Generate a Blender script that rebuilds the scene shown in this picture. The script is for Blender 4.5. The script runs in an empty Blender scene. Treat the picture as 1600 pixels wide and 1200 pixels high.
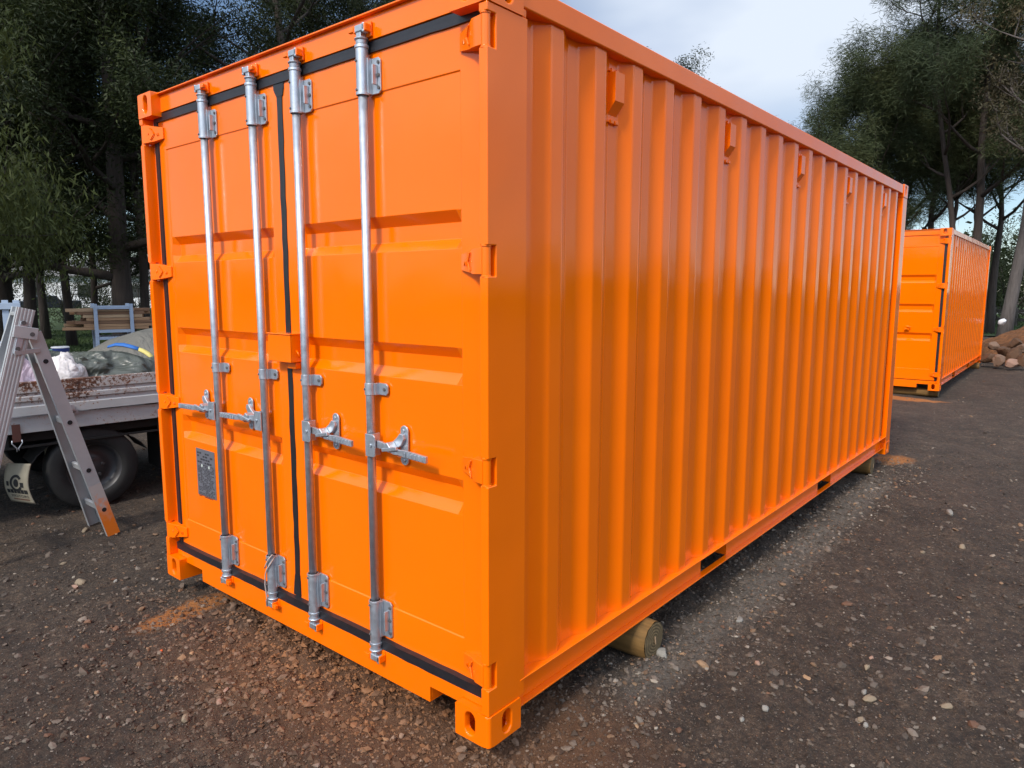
import bpy, bmesh, math, random
import numpy as np
from mathutils import Vector, Matrix, noise

S = bpy.context.scene
R = math.radians
# ------------------------------------------------------------------ camera
CAM = Vector((-1.7064, -1.5157, 1.5953)); YAW = 0.69194; PIT = -0.13167; ROL = 0.00229; FPX = 1104.63
fw = Vector((math.cos(PIT)*math.cos(YAW), math.cos(PIT)*math.sin(YAW), math.sin(PIT)))
rt = Vector((math.sin(YAW), -math.cos(YAW), 0)); up = rt.cross(fw)
rt2 = rt*math.cos(ROL)+up*math.sin(ROL); up2 = -rt*math.sin(ROL)+up*math.cos(ROL)
cd = bpy.data.cameras.new('camera'); cam = bpy.data.objects.new('camera', cd); S.collection.objects.link(cam)
M = Matrix.Identity(4)
for i in range(3):
    M[i][0] = rt2[i]; M[i][1] = up2[i]; M[i][2] = -fw[i]; M[i][3] = CAM[i]
cam.matrix_world = M
cd.sensor_width = 36; cd.lens = FPX/1600*36; cd.clip_start = .05; cd.clip_end = 3000
S.camera = cam
def pix(x, y): return fw+rt2*((x-800)/FPX)+up2*((600-y)/FPX)
def at(x, y, dist):
    d = pix(x, y); return CAM+d*(dist/math.hypot(d.x, d.y))
def onz(x, y, z):
    d = pix(x, y); return CAM+d*((z-CAM.z)/d.z)
def ony(x, y, Y):
    d = pix(x, y); return CAM+d*((Y-CAM.y)/d.y)

# ------------------------------------------------------------------ world / sun
SUN_AZ = R(186)      # direction towards the sun, counter-clockwise from +x
SUN_EL = R(42)
w = bpy.data.worlds.new('World'); S.world = w; w.use_nodes = True
nt = w.node_tree; nt.nodes.clear()
out = nt.nodes.new('ShaderNodeOutputWorld'); bg = nt.nodes.new('ShaderNodeBackground')
sky = nt.nodes.new('ShaderNodeTexSky'); sky.sky_type = 'NISHITA'; sky.sun_disc = False
sky.sun_elevation = SUN_EL; sky.sun_rotation = R(90)-SUN_AZ; sky.air_density = 1.0; sky.dust_density = .2; sky.ozone_density = 3.0
tc = nt.nodes.new('ShaderNodeTexCoord'); mp = nt.nodes.new('ShaderNodeMapping')
mp.inputs['Scale'].default_value = (1, 1, 2.4); mp.inputs['Location'].default_value = (3.1, .7, 0)
n1 = nt.nodes.new('ShaderNodeTexNoise'); n1.inputs['Scale'].default_value = 1.7; n1.inputs['Detail'].default_value = 7; n1.inputs['Roughness'].default_value = .5
cr = nt.nodes.new('ShaderNodeValToRGB'); cr.color_ramp.elements[0].position = .34; cr.color_ramp.elements[1].position = .46
n2 = nt.nodes.new('ShaderNodeTexNoise'); n2.inputs['Scale'].default_value = 2.6; n2.inputs['Detail'].default_value = 4
cc = nt.nodes.new('ShaderNodeValToRGB'); cc.color_ramp.elements[0].position = .38; cc.color_ramp.elements[1].position = .62
cc.color_ramp.elements[0].color = (.46, .56, .75, 1); cc.color_ramp.elements[1].color = (.74, .82, .94, 1)
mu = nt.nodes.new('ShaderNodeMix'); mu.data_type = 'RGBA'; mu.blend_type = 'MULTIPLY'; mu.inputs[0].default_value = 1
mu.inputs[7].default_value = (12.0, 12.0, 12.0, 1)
mx = nt.nodes.new('ShaderNodeMix'); mx.data_type = 'RGBA'
sep = nt.nodes.new('ShaderNodeSeparateXYZ')
mr = nt.nodes.new('ShaderNodeMapRange'); mr.inputs[1].default_value = .16; mr.inputs[2].default_value = .26
mr.inputs[3].default_value = 0.12; mr.inputs[4].default_value = 1
ma = nt.nodes.new('ShaderNodeMath'); ma.operation = 'MULTIPLY'
L = nt.links.new
L(tc.outputs['Generated'], mp.inputs[0]); L(mp.outputs[0], n1.inputs[0]); L(mp.outputs[0], n2.inputs[0]); L(n1.outputs[0], cr.inputs[0])
L(tc.outputs['Generated'], sep.inputs[0]); L(sep.outputs[2], mr.inputs[0]); L(mr.outputs[0], ma.inputs[0]); L(cr.outputs[0], ma.inputs[1])
L(n2.outputs[0], cc.inputs[0]); L(cc.outputs[0], mu.inputs[6])
vg = nt.nodes.new('ShaderNodeVectorMath'); vg.operation = 'DOT_PRODUCT'; vg.inputs[1].default_value = (.42, .84, .34); L(tc.outputs['Generated'], vg.inputs[0])
mg_ = nt.nodes.new('ShaderNodeMapRange'); mg_.interpolation_type = 'SMOOTHSTEP'; mg_.inputs[1].default_value = .84; mg_.inputs[2].default_value = .95; mg_.inputs[3].default_value = 1; mg_.inputs[4].default_value = .12; L(vg.outputs['Value'], mg_.inputs[0])
# unseen cloud deck behind the camera, brightened to add fill on the side wall
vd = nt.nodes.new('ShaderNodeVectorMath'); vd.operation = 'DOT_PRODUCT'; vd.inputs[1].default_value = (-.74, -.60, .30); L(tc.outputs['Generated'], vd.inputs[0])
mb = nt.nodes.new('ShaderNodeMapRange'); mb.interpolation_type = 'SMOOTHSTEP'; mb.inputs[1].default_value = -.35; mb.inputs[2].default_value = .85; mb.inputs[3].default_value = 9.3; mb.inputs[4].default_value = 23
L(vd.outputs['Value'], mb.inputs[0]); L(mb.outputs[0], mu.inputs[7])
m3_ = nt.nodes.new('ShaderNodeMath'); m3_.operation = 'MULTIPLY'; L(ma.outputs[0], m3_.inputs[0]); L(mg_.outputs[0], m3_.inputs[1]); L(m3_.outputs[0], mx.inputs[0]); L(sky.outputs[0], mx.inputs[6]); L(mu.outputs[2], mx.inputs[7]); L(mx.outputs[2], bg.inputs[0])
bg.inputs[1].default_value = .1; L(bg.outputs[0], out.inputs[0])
sl = bpy.data.lights.new('sun', 'SUN'); sl.energy = 3.0; sl.angle = R(11); sl.color = (1, .92, .82)
sun = bpy.data.objects.new('sun', sl); S.collection.objects.link(sun)
sd = Vector((math.cos(SUN_EL)*math.cos(SUN_AZ), math.cos(SUN_EL)*math.sin(SUN_AZ), math.sin(SUN_EL)))
sun.rotation_euler = sd.to_track_quat('Z', 'Y').to_euler()
S.view_settings.view_transform = 'Standard'; S.view_settings.look = 'None'; S.view_settings.exposure = .22; S.view_settings.gamma = 1
S.render.engine = 'CYCLES'

# ------------------------------------------------------------------ helpers
col = S.collection
def tag(o, label=None, cat=None, group=None, kind=None):
    if label: o['label'] = label
    if cat: o['category'] = cat
    if group: o['group'] = group
    if kind: o['kind'] = kind
    return o
def empty(name, loc, rz=0, **k):
    o = bpy.data.objects.new(name, None); col.objects.link(o); o.location = loc; o.rotation_euler = (0, 0, rz); o.empty_display_size = .1
    return tag(o, **k)
def copy_tree(o, parent=None):
    c = o.copy(); col.objects.link(c); c.parent = parent
    for ch in o.children: copy_tree(ch, c)
    return c
class MB:
    def __init__(s): s.v = []; s.f = []; s.sm = []
    def add(s, vs, fs, smooth=False):
        n = len(s.v); s.v += [tuple(v) for v in vs]; s.f += [tuple(i+n for i in f) for f in fs]; s.sm += [smooth]*len(fs); return s
    def box(s, a, b):
        (x0, y0, z0), (x1, y1, z1) = a, b
        x0, x1 = min(x0, x1), max(x0, x1); y0, y1 = min(y0, y1), max(y0, y1); z0, z1 = min(z0, z1), max(z0, z1)
        return s.add([(x0,y0,z0),(x1,y0,z0),(x1,y1,z0),(x0,y1,z0),(x0,y0,z1),(x1,y0,z1),(x1,y1,z1),(x0,y1,z1)],
                     [(0,3,2,1),(4,5,6,7),(0,1,5,4),(1,2,6,5),(2,3,7,6),(3,0,4,7)])
    def bar(s, p, q, wd, th, upv=(0,0,1)):      # rectangular bar from p to q
        p, q = Vector(p), Vector(q); d = (q-p).normalized(); u = Vector(upv); u = (u-d*u.dot(d)).normalized(); r = d.cross(u)
        vs = []
        for c in (p, q):
            for a, b in ((-1,-1),(1,-1),(1,1),(-1,1)): vs.append(c+r*(a*wd/2)+u*(b*th/2))
        return s.add(vs, [(0,3,2,1),(4,5,6,7),(0,1,5,4),(1,2,6,5),(2,3,7,6),(3,0,4,7)])
    def cyl(s, p, q, r0, r1=None, n=16, cap=True, smooth=True):
        r1 = r0 if r1 is None else r1
        p, q = Vector(p), Vector(q); d = (q-p).normalized(); a = d.orthogonal().normalized(); b = d.cross(a)
        vs = [c+(a*math.cos(2*math.pi*i/n)+b*math.sin(2*math.pi*i/n))*r for c, r in ((p, r0), (q, r1)) for i in range(n)]
        s.add(vs, [(i, (i+1) % n, n+(i+1) % n, n+i) for i in range(n)], smooth)
        if cap:
            k = len(s.v)-2*n; s.f += [tuple(k+i for i in reversed(range(n))), tuple(k+n+i for i in range(n))]; s.sm += [False, False]
        return s
    def path(s, pts, rs, n=8, smooth=True):
        pts = [Vector(p) for p in pts]; k0 = len(s.v); prev = None
        for i, p in enumerate(pts):
            d = (pts[min(i+1, len(pts)-1)]-pts[max(i-1, 0)]).normalized()
            a = d.orthogonal().normalized() if prev is None else (prev-d*prev.dot(d)).normalized()
            prev = a; b = d.cross(a); r = rs[i] if hasattr(rs, '__len__') else rs
            s.v += [tuple(p+(a*math.cos(2*math.pi*j/n)+b*math.sin(2*math.pi*j/n))*r) for j in range(n)]
        for i in range(len(pts)-1):
            for j in range(n):
                s.f.append((k0+i*n+j, k0+i*n+(j+1) % n, k0+(i+1)*n+(j+1) % n, k0+(i+1)*n+j)); s.sm.append(smooth)
        s.f += [tuple(k0+j for j in reversed(range(n))), tuple(k0+(len(pts)-1)*n+j for j in range(n))]; s.sm += [False]*2
        return s
    def prism(s, poly, a, b, ax='z'):           # poly of 2D points extruded along an axis (other two axes in cyclic order)
        n = len(poly); vs = []
        for h in (a, b):
            for (u, v) in poly:
                vs.append({'z': (u, v, h), 'x': (h, u, v), 'y': (v, h, u)}[ax])
        area = sum(poly[i][0]*poly[(i+1) % n][1]-poly[(i+1) % n][0]*poly[i][1] for i in range(n))
        fs = [(i, (i+1) % n, n+(i+1) % n, n+i) for i in range(n)]+[tuple(reversed(range(n))), tuple(range(n, 2*n))]
        if (area < 0) != (b < a): fs = [tuple(reversed(f)) for f in fs]
        return s.add(vs, fs)
    def build(s, name, mat, parent=None, bevel=0, seg=2, ang=40, fix=False):
        me = bpy.data.meshes.new(name); me.from_pydata(s.v, [], s.f); me.polygons.foreach_set('use_smooth', s.sm)
        if fix:
            b = bmesh.new(); b.from_mesh(me); bmesh.ops.remove_doubles(b, verts=b.verts, dist=1e-5); bmesh.ops.recalc_face_normals(b, faces=b.faces); b.to_mesh(me); b.free()
        me.update(); o = bpy.data.objects.new(name, me); col.objects.link(o); me.materials.append(mat)
        if parent: o.parent = parent
        if bevel:
            m = o.modifiers.new('bevel', 'BEVEL'); m.width = bevel; m.segments = seg; m.limit_method = 'ANGLE'; m.angle_limit = R(ang); m.harden_normals = False
            for p in me.polygons: p.use_smooth = True
            m.harden_normals = True
        return o
def obj_np(name, V, F, mat, parent=None, smooth=False, cols=None, nv=None):
    V = np.asarray(V, np.float32); F = np.asarray(F, np.int32); k = F.shape[1]
    me = bpy.data.meshes.new(name); me.vertices.add(len(V)); me.vertices.foreach_set('co', V.ravel())
    me.loops.add(F.size); me.loops.foreach_set('vertex_index', F.ravel()); me.polygons.add(len(F))
    me.polygons.foreach_set('loop_start', np.arange(0, F.size, k, dtype=np.int32)); me.polygons.foreach_set('loop_total', np.full(len(F), k, np.int32))
    me.polygons.foreach_set('use_smooth', np.full(len(F), smooth))
    me.update(calc_edges=True); me.validate()
    if cols is not None:
        a = me.color_attributes.new('tint', 'FLOAT_COLOR', 'POINT'); a.data.foreach_set('color', np.asarray(cols, np.float32).ravel())
    o = bpy.data.objects.new(name, me); col.objects.link(o); me.materials.append(mat)
    if parent: o.parent = parent
    return o

# ------------------------------------------------------------------ materials
class Mat:
    def __init__(s, name, base=(.5,.5,.5), rough=.5, metal=0, spec=.5):
        s.m = bpy.data.materials.new(name); s.m.use_nodes = True; s.t = s.m.node_tree; s.n = s.t.nodes; s.p = s.n['Principled BSDF']
        s.p.inputs['Base Color'].default_value = (*base, 1); s.p.inputs['Roughness'].default_value = rough; s.p.inputs['Metallic'].default_value = metal
        s.p.inputs['Specular IOR Level'].default_value = spec; s.tc = s.n.new('ShaderNodeTexCoord')
    def L(s, a, b): s.t.links.new(a, b)
    def noise(s, scale, detail=4, rough=.55, space='Object', sc=None, kind='n', dist=0):
        n = s.n.new('ShaderNodeTexNoise' if kind == 'n' else 'ShaderNodeTexVoronoi'); n.inputs['Scale'].default_value = scale
        if kind == 'n': n.inputs['Detail'].default_value = detail; n.inputs['Roughness'].default_value = rough; n.inputs['Distortion'].default_value = dist
        src = s.tc.outputs[space]
        if sc:
            mp = s.n.new('ShaderNodeMapping'); mp.inputs['Scale'].default_value = sc; s.L(src, mp.inputs[0]); src = mp.outputs[0]
        s.L(src, n.inputs['Vector']); return n.outputs[0]
    def ramp(s, fac, stops):
        r = s.n.new('ShaderNodeValToRGB'); e = r.color_ramp.elements
        while len(e) < len(stops): e.new(.5)
        for i, (p, c) in enumerate(stops): e[i].position = p; e[i].color = (*c, 1) if hasattr(c, '__len__') else (c, c, c, 1)
        s.L(fac, r.inputs[0]); return r.outputs[0]
    def mix(s, fac, a, b, mode='MIX'):
        m = s.n.new('ShaderNodeMix'); m.data_type = 'RGBA'; m.blend_type = mode
        for v, i in ((fac, 0), (a, 6), (b, 7)):
            if hasattr(v, 'is_linked') or hasattr(v, 'links'): s.L(v, m.inputs[i])
            else: m.inputs[i].default_value = (*v, 1) if hasattr(v, '__len__') else v
        return m.outputs[2]
    def math(s, op, a, b):
        m = s.n.new('ShaderNodeMath'); m.operation = op
        for v, i in ((a, 0), (b, 1)):
            if hasattr(v, 'links'): s.L(v, m.inputs[i])
            else: m.inputs[i].default_value = v
        return m.outputs[0]
    def bump(s, h, dist, strength=1, prev=None):
        b = s.n.new('ShaderNodeBump'); b.inputs['Distance'].default_value = dist; b.inputs['Strength'].default_value = strength
        s.L(h, b.inputs['Height'])
        if prev: s.L(prev, b.inputs['Normal'])
        s.L(b.outputs[0], s.p.inputs['Normal']); return b.outputs[0]
    def base(s, c): s.L(c, s.p.inputs['Base Color']); return s
    def rough(s, c): s.L(c, s.p.inputs['Roughness']); return s

def mk_orange(name, warp=.010, rgh=(.05, .14)):
    m = Mat(name, rough=.22, spec=.42); c = m.ramp(m.noise(1.3, 5), [(.3, (.92, .153, .0003)), (.7, (.95, .168, .0004))])
    d = m.noise(60, 3); m.base(m.mix(m.ramp(d, [(.70, 0.), (.80, .25)]), c, (.75, .11, .003)))
    m.rough(m.ramp(m.noise(3.5, 6), [(.3, rgh[0]), (.75, rgh[1])]))
    b = m.bump(m.noise(2.2, 2, .4), warp); m.bump(m.noise(420, 2), .0004, .35, b); return m.m
ORANGE = mk_orange('orange_enamel_paint')
def mk_galv():
    m = Mat('galvanised_steel', (.52, .56, .60), .38, .78); v = m.noise(90, kind='v')
    m.base(m.mix(m.noise(25, 6), (.33, .37, .42), (.60, .64, .68))); m.rough(m.ramp(m.noise(40, 5), [(.3, .34), (.7, .58)])); m.bump(m.noise(130, 3), .0006, .5); return m.m
GALV = mk_galv()
def mk_rubber(name, a, b, r=.5):
    m = Mat(name, a, r); m.base(m.mix(m.noise(30, 6), a, b)); m.bump(m.noise(60, 4), .001, .5); return m.m
RUBBER = mk_rubber('black_rubber_seal', (.006, .006, .008), (.02, .02, .024), .42)
TYRE = mk_rubber('tyre_rubber', (.006, .006, .006), (.016, .015, .014), .8)
UNDER = mk_rubber('chassis_black', (.005, .005, .005), (.014, .012, .01), .8)
DARKBOLT = mk_rubber('dark_steel_bolt', (.05, .05, .055), (.12, .11, .1), .45)
def mk_wood(name, a, b, sc=(1, 12, 12), rough=.8):
    m = Mat(name, a, rough); n = m.noise(4, 8, .6, sc=sc); m.base(m.ramp(n, [(.3, a), (.7, b)])); m.bump(n, .004, .6); return m.m
LOGWOOD = mk_wood('treated_log_wood', (.10, .052, .012), (.22, .118, .03), (10, 1.2, 10))
FLOORW = mk_wood('container_floor_plywood', (.06, .035, .02), (.12, .07, .04))
def mk_logend():
    m = Mat('log_end_grain', (.3, .2, .1), .85); mp = m.n.new('ShaderNodeMapping'); m.L(m.tc.outputs['Object'], mp.inputs[0])
    w_ = m.n.new('ShaderNodeTexWave'); w_.wave_type = 'RINGS'; w_.rings_direction = 'Y'; w_.inputs['Scale'].default_value = 22; w_.inputs['Distortion'].default_value = 3; w_.inputs['Detail'].default_value = 3
    m.L(mp.outputs[0], w_.inputs[0]); m.base(m.ramp(w_.outputs[0], [(.2, (.085, .055, .022)), (.8, (.17, .115, .05))])); m.bump(w_.outputs[0], .003, .5); return m.m
LOGEND = mk_logend()
PLANK = [mk_wood('sawn_plank_%s' % k, a, b, (.6, 14, 14)) for k, a, b in (('tan', (.28, .15, .075), (.42, .25, .13)), ('pale', (.33, .21, .12), (.46, .31, .18)), ('brown', (.13, .065, .032), (.24, .13, .07)))]
def mk_simple(name, a, b=None, r=.6, sc=8, metal=0, bump=.001, bs=40):
    m = Mat(name, a, r, metal); b = b or tuple(x*.8 for x in a); m.base(m.mix(m.noise(sc, 6), a, b)); m.bump(m.noise(bs, 4), bump, .5); return m.m
PLATE = mk_simple('data_plate_grey', (.22, .23, .26), (.16, .16, .18), .35, 30, .4)
PLATE_D = mk_simple('data_plate_ink', (.03, .03, .035), r=.5)
PLATE_L = mk_simple('data_plate_rivet', (.5, .55, .5), r=.4)
STRING = mk_simple('pale_string', (.45, .36, .32), r=.8)
ALU = mk_simple('ladder_aluminium', (.50, .51, .51), (.38, .38, .38), .42, 10, .35)
ALU_D = mk_simple('ladder_hole_dark', (.015, .012, .012), r=.9)
RACKP = mk_simple('rack_pale_blue_paint', (.36, .43, .53), (.28, .34, .43), .6, 8)
TEAL = mk_simple('teal_paint', (.13, .33, .29), (.09, .25, .22), .6)
CREAM = mk_simple('cream_paint', (.42, .37, .26), (.34, .29, .2), .7)
BLUEP = mk_simple('cooler_blue', (.02, .04, .17), (.015, .03, .13), .4)
WHITEP = mk_simple('white_plastic', (.66, .66, .66), (.55, .55, .55), .5)
STRBLUE = mk_simple('stripe_blue', (.02, .13, .42), (.015, .10, .34), .7)
STRYEL = mk_simple('stripe_yellow', (.62, .52, .16), (.5, .42, .12), .7)
FLAPW = mk_simple('mud_flap_cream', (.33, .30, .22), (.22, .19, .14), .7, 12)
FLAPK = mk_simple('mud_flap_ink', (.012, .012, .012), r=.7)
FLAPR = mk_simple('mud_flap_brown_ink', (.13, .04, .02), r=.7)
STRAPR = mk_simple('brown_strap', (.10, .035, .025), (.06, .02, .015), .8)
WALLW = mk_simple('house_white_wall', (.62, .62, .62), (.55, .55, .56), .8, 1)
ROOFG = mk_simple('house_grey_roof', (.20, .19, .18), r=.7, sc=1)
GLASSD = mk_simple('dark_window_glass', (.02, .025, .03), r=.1)
CARD = mk_simple('dark_car_paint', (.02, .022, .03), r=.25)
FENCEM = mk_simple('weathered_fence_timber', (.10, .085, .07), r=.9)
def mk_rust():
    m = Mat('rusty_white_paint', (.5, .46, .47), .5)
    sx = m.n.new('ShaderNodeSeparateXYZ'); m.L(m.tc.outputs['Object'], sx.inputs[0])
    n = m.noise(42, 9, .8); n_big = m.noise(4, 5, .65)
    mask = m.math('ADD', m.math('MULTIPLY', n, .72), m.math('MULTIPLY', n_big, .34))
    at_ = m.n.new('ShaderNodeAttribute'); at_.attribute_name = 'rust'
    mask = m.math('ADD', mask, m.math('MULTIPLY', at_.outputs['Fac'], .085))
    f = m.ramp(mask, [(.60, 0.), (.63, 1.)]); f2 = m.ramp(mask, [(.55, 0.), (.62, .5)])
    wht = m.mix(m.noise(6, 6), (.46, .47, .47), (.33, .33, .33))
    c = m.mix(f2, wht, (.42, .22, .12)); c = m.mix(f, c, m.ramp(m.noise(30, 5), [(.3, (.035, .014, .01)), (.7, (.17, .06, .025))]))
    m.base(c); m.rough(m.mix(f, (.42, .42, .42), (.9, .9, .9))); m.bump(mask, .004, .4); return m.m
RUSTW = mk_rust()
def mk_tarp(name, a, b, r=.38):
    m = Mat(name, a, r); m.base(m.mix(m.noise(3, 6), a, b)); m.bump(m.noise(3.2, 3, .45, dist=1.6), .10, .9); return m.m
TARP = mk_tarp('grey_green_tarpaulin', (.045, .052, .042), (.085, .09, .074))
TARP2 = mk_tarp('khaki_tent_fabric', (.10, .095, .078), (.13, .12, .10), .7)
BAGW = mk_tarp('white_plastic_bag', (.60, .55, .52), (.70, .66, .64), .35)
BAGO = mk_tarp('orange_tinted_bag', (.75, .45, .22), (.70, .55, .42), .35)
BAGK = mk_tarp('black_plastic_bag', (.012, .012, .016), (.03, .03, .035), .3)
BAGP = mk_tarp('lilac_plastic_bag', (.55, .50, .58), (.62, .45, .50), .4)
def mk_stone(name, a, b):
    m = Mat(name, a, .8); m.base(m.mix(m.noise(12, 8, .7), a, b)); m.bump(m.noise(20, 8, .7), .01, .8); return m.m
STONE = {'tan': mk_stone('stone_tan', (.26, .20, .13), (.17, .125, .08)), 'white': mk_stone('stone_white', (.27, .25, .215), (.17, .155, .135)),
         'brown': mk_stone('stone_brown', (.20, .12, .075), (.12, .075, .05)), 'pink': mk_stone('stone_pink', (.34, .20, .14), (.22, .13, .09)),
         'rubble': mk_stone('rubble_rock', (.13, .062, .026), (.05, .026, .014)), 'orange': mk_simple('orange_paint_chip', (.75, .13, .03), r=.6)}
def mk_tint(name, rough=.85, mult=1):
    m = Mat(name, rough=rough); a = m.n.new('ShaderNodeAttribute'); a.attribute_name = 'tint'; m.base(a.outputs['Color']); m.bump(m.noise(200, 3), .002, .6); return m.m
PEBBLE = mk_tint('pebble_mix')
def mk_leaf(name, a, b, c, tr=.25):
    m = Mat(name, a, .5); oi = m.n.new('ShaderNodeObjectInfo')
    r = m.ramp(m.noise(.55, 3, space='Object'), [(.3, a), (.55, b), (.75, c)]); m.base(r); m.p.inputs['Roughness'].default_value = .6; m.p.inputs['Specular IOR Level'].default_value = .25
    ts = m.n.new('ShaderNodeBsdfTranslucent'); m.L(r, ts.inputs[0]); mxs = m.n.new('ShaderNodeMixShader'); mxs.inputs[0].default_value = tr
    o = m.n['Material Output']; m.L(m.p.outputs[0], mxs.inputs[1]); m.L(ts.outputs[0], mxs.inputs[2]); m.L(mxs.outputs[0], o.inputs[0]); return m.m
LEAF_D = mk_leaf('dark_eucalypt_leaves', (.012, .018, .006), (.027, .038, .011), (.058, .070, .018))
LEAF_G = mk_leaf('olive_peppermint_leaves', (.05, .062, .016), (.085, .10, .026), (.13, .135, .04), .3)
LEAF_C = mk_leaf('casuarina_needles', (.032, .046, .022), (.060, .078, .034), (.105, .118, .046))
LEAF_R = mk_leaf('brown_gum_leaves', (.045, .035, .02), (.07, .06, .03), (.10, .075, .03))
def mk_bark(name, a, b):
    m = Mat(name, a, .9); n = m.noise(3, 8, .7, sc=(5, 5, .7)); m.base(m.ramp(n, [(.3, a), (.7, b)])); m.bump(n, .05, .7); return m.m
BARK_D = mk_bark('dark_fibrous_bark', (.022, .016, .013), (.055, .04, .032))
BARK_P = mk_bark('pale_grey_bark', (.06, .05, .044), (.13, .11, .10))

# ------------------------------------------------------------------ ground
GZ = -.12
def gh(x, y):
    """terrain height"""
    r = math.hypot(x-CAM.x, y-CAM.y); v = Vector((x, y, 0))
    h = GZ + .028*noise.noise(v*.8) + .014*noise.noise(v*2.7+Vector((5, 0, 0)))
    if r < 16:
        h += .010*noise.noise(v*9) + .011*noise.noise(v*23)
        if r < 9: h += .008*noise.noise(v*55) + .004*noise.noise(v*110)
    # loose dirt heaped below the door sill and under the rail
    e = math.exp(-((x-.12)/.40)**2-((y-1.15)/.85)**2)
    h += e*(.052+.035*noise.noise(v*11)+.02*noise.noise(v*30))
    e = math.exp(-((y-.15)/.22)**2)*(1 if .5 < x < 5.8 else 0)*.5
    h += e*(.02+.03*noise.noise(v*9))
    return h
N_A = 620; radii = [0.25]
while radii[-1] < 1500: radii.append(radii[-1]*(1.0125 if radii[-1] < 9 else 1.04 if radii[-1] < 60 else 1.15) + .004)
V = []; 
for r in radii:
    fine = r < 60
    for j in range(N_A):
        # more columns inside the view wedge
        t = j/N_A
        u = (t-.5)*2
        a = YAW+math.pi*(u*.42+.58*u**3)
        x = CAM.x+r*math.cos(a); y = CAM.y+r*math.sin(a)
        V.append((x, y, gh(x, y) if (fine and abs(u) < .86) else GZ))
V = np.array(V); nr = len(radii)
idx = np.arange(nr*N_A).reshape(nr, N_A)
A0 = idx[:-1]; A1 = idx[1:]
F = np.stack([A0, A1, np.roll(A1, -1, 1), np.roll(A0, -1, 1)], -1).reshape(-1, 4)
def mk_ground():
    m = Mat('gravelly_dark_earth', rough=.92); P = m.tc.outputs['Object']
    big = m.noise(.55, 6, .6); mid = m.noise(3.2, 8, .65); fine = m.noise(38, 8, .75); vf = m.noise(150, 5, .7)
    c = m.ramp(mid, [(.25, (.020, .012, .0070)), (.5, (.052, .034, .0205)), (.75, (.105, .071, .045))])
    c = m.mix(m.ramp(big, [(.35, 0.), (.7, .6)]), c, (.080, .052, .034))
    c = m.mix(.8, c, m.ramp(m.noise(11, 9, .8), [(.32, .45), (.5, .95), (.66, 1.7)]), 'MULTIPLY')
    c = m.mix(.75, c, m.ramp(fine, [(.3, .16), (.5, .9), (.66, 2.3)]), 'MULTIPLY')
    c = m.mix(.6, c, m.ramp(vf, [(.35, .3), (.55, 1.1), (.7, 2.6)]), 'MULTIPLY')
    # tiny grit: cells with a random light stone colour
    vo = m.n.new('ShaderNodeTexVoronoi'); vo.inputs['Scale'].default_value = 110; m.L(P, vo.inputs['Vector'])
    sepc = m.n.new('ShaderNodeSeparateColor'); m.L(vo.outputs['Color'], sepc.inputs[0])
    pick = m.ramp(sepc.outputs[0], [(.90, 0.), (.905, 1.)]); near = m.ramp(vo.outputs['Distance'], [(.26, 1.), (.34, 0.)])
    grit = m.math('MULTIPLY', pick, near)
    c = m.mix(grit, c, m.ramp(sepc.outputs[1], [(.0, (.10, .075, .06)), (.6, (.20, .17, .145)), (1., (.32, .29, .26))]))
    # pigments bound to places: orange-brown dirt in front of the doors, pale ash strip beside the side wall, dark earth under the box
    sx = m.n.new('ShaderNodeSeparateXYZ'); m.L(P, sx.inputs[0]); X, Y = sx.outputs[0], sx.outputs[1]
    def gauss(cx, wx, cy, wy, amp=1):
        dx = m.math('DIVIDE', m.math('SUBTRACT', X, cx), wx); dy = m.math('DIVIDE', m.math('SUBTRACT', Y, cy), wy)
        s2 = m.math('ADD', m.math('MULTIPLY', dx, dx), m.math('MULTIPLY', dy, dy)); ex = m.math('POWER', 2.718, m.math('MULTIPLY', s2, -1)); return m.math('MULTIPLY', ex, amp)
    wob = m.math('MULTIPLY', m.math('SUBTRACT', mid, .5), 1.0)
    o1 = m.math('ADD', gauss(.05, .55, 1.0, 1.15, 1.15), gauss(.35, .5, 0.0, .6, .7)); o1 = m.math('ADD', o1, wob)
    c = m.mix(m.ramp(o1, [(.35, 0.), (.95, .65)]), c, m.mix(fine, (.10, .038, .012), (.24, .098, .032)))
    o2 = m.math('ADD', m.math('ADD', gauss(-.08, .30, 2.08, .12, 1.15), gauss(11.0, .25, .9, .7, 1.1)), gauss(6.25, .3, .0, .2, .9)); o2 = m.math('ADD', o2, m.math('MULTIPLY', wob, .8))
    c = m.mix(m.ramp(o2, [(.35, 0.), (.70, .92)]), c, m.mix(fine, (.22, .075, .015), (.55, .20, .04)))
    # ash strip
    ys = m.math('DIVIDE', m.math('ADD', Y, .13), .17); g = m.math('POWER', 2.718, m.math('MULTIPLY', m.math('MULTIPLY', ys, ys), -1))
    xr = m.math('MULTIPLY', m.ramp(m.math('MULTIPLY', X, .1), [(.02, 0.), (.09, 1.)]), m.ramp(m.math('MULTIPLY', X, .1), [(.50, 1.), (.64, 0.)]))
    g = m.math('MULTIPLY', m.math('ADD', g, m.math('MULTIPLY', wob, 1.1)), xr)
    c = m.mix(m.ramp(g, [(.50, 0.), (1.2, .5)]), c, m.mix(m.ramp(fine, [(.35, 0.), (.65, 1.)]), (.10, .085, .068), (.27, .245, .205)))
    m.base(c)
    h = m.math('ADD', m.math('MULTIPLY', fine, .5), m.math('MULTIPLY', grit, .35)); h = m.math('ADD', h, m.math('MULTIPLY', vf, .22)); h = m.math('ADD', h, m.math('MULTIPLY', m.noise(9, 9, .75), 1.1))
    m.bump(h, .040, 1.)
    return m.m
GROUNDM = mk_ground()
g = obj_np('ground', V, F, GROUNDM, smooth=True); tag(g, kind='structure')

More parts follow.
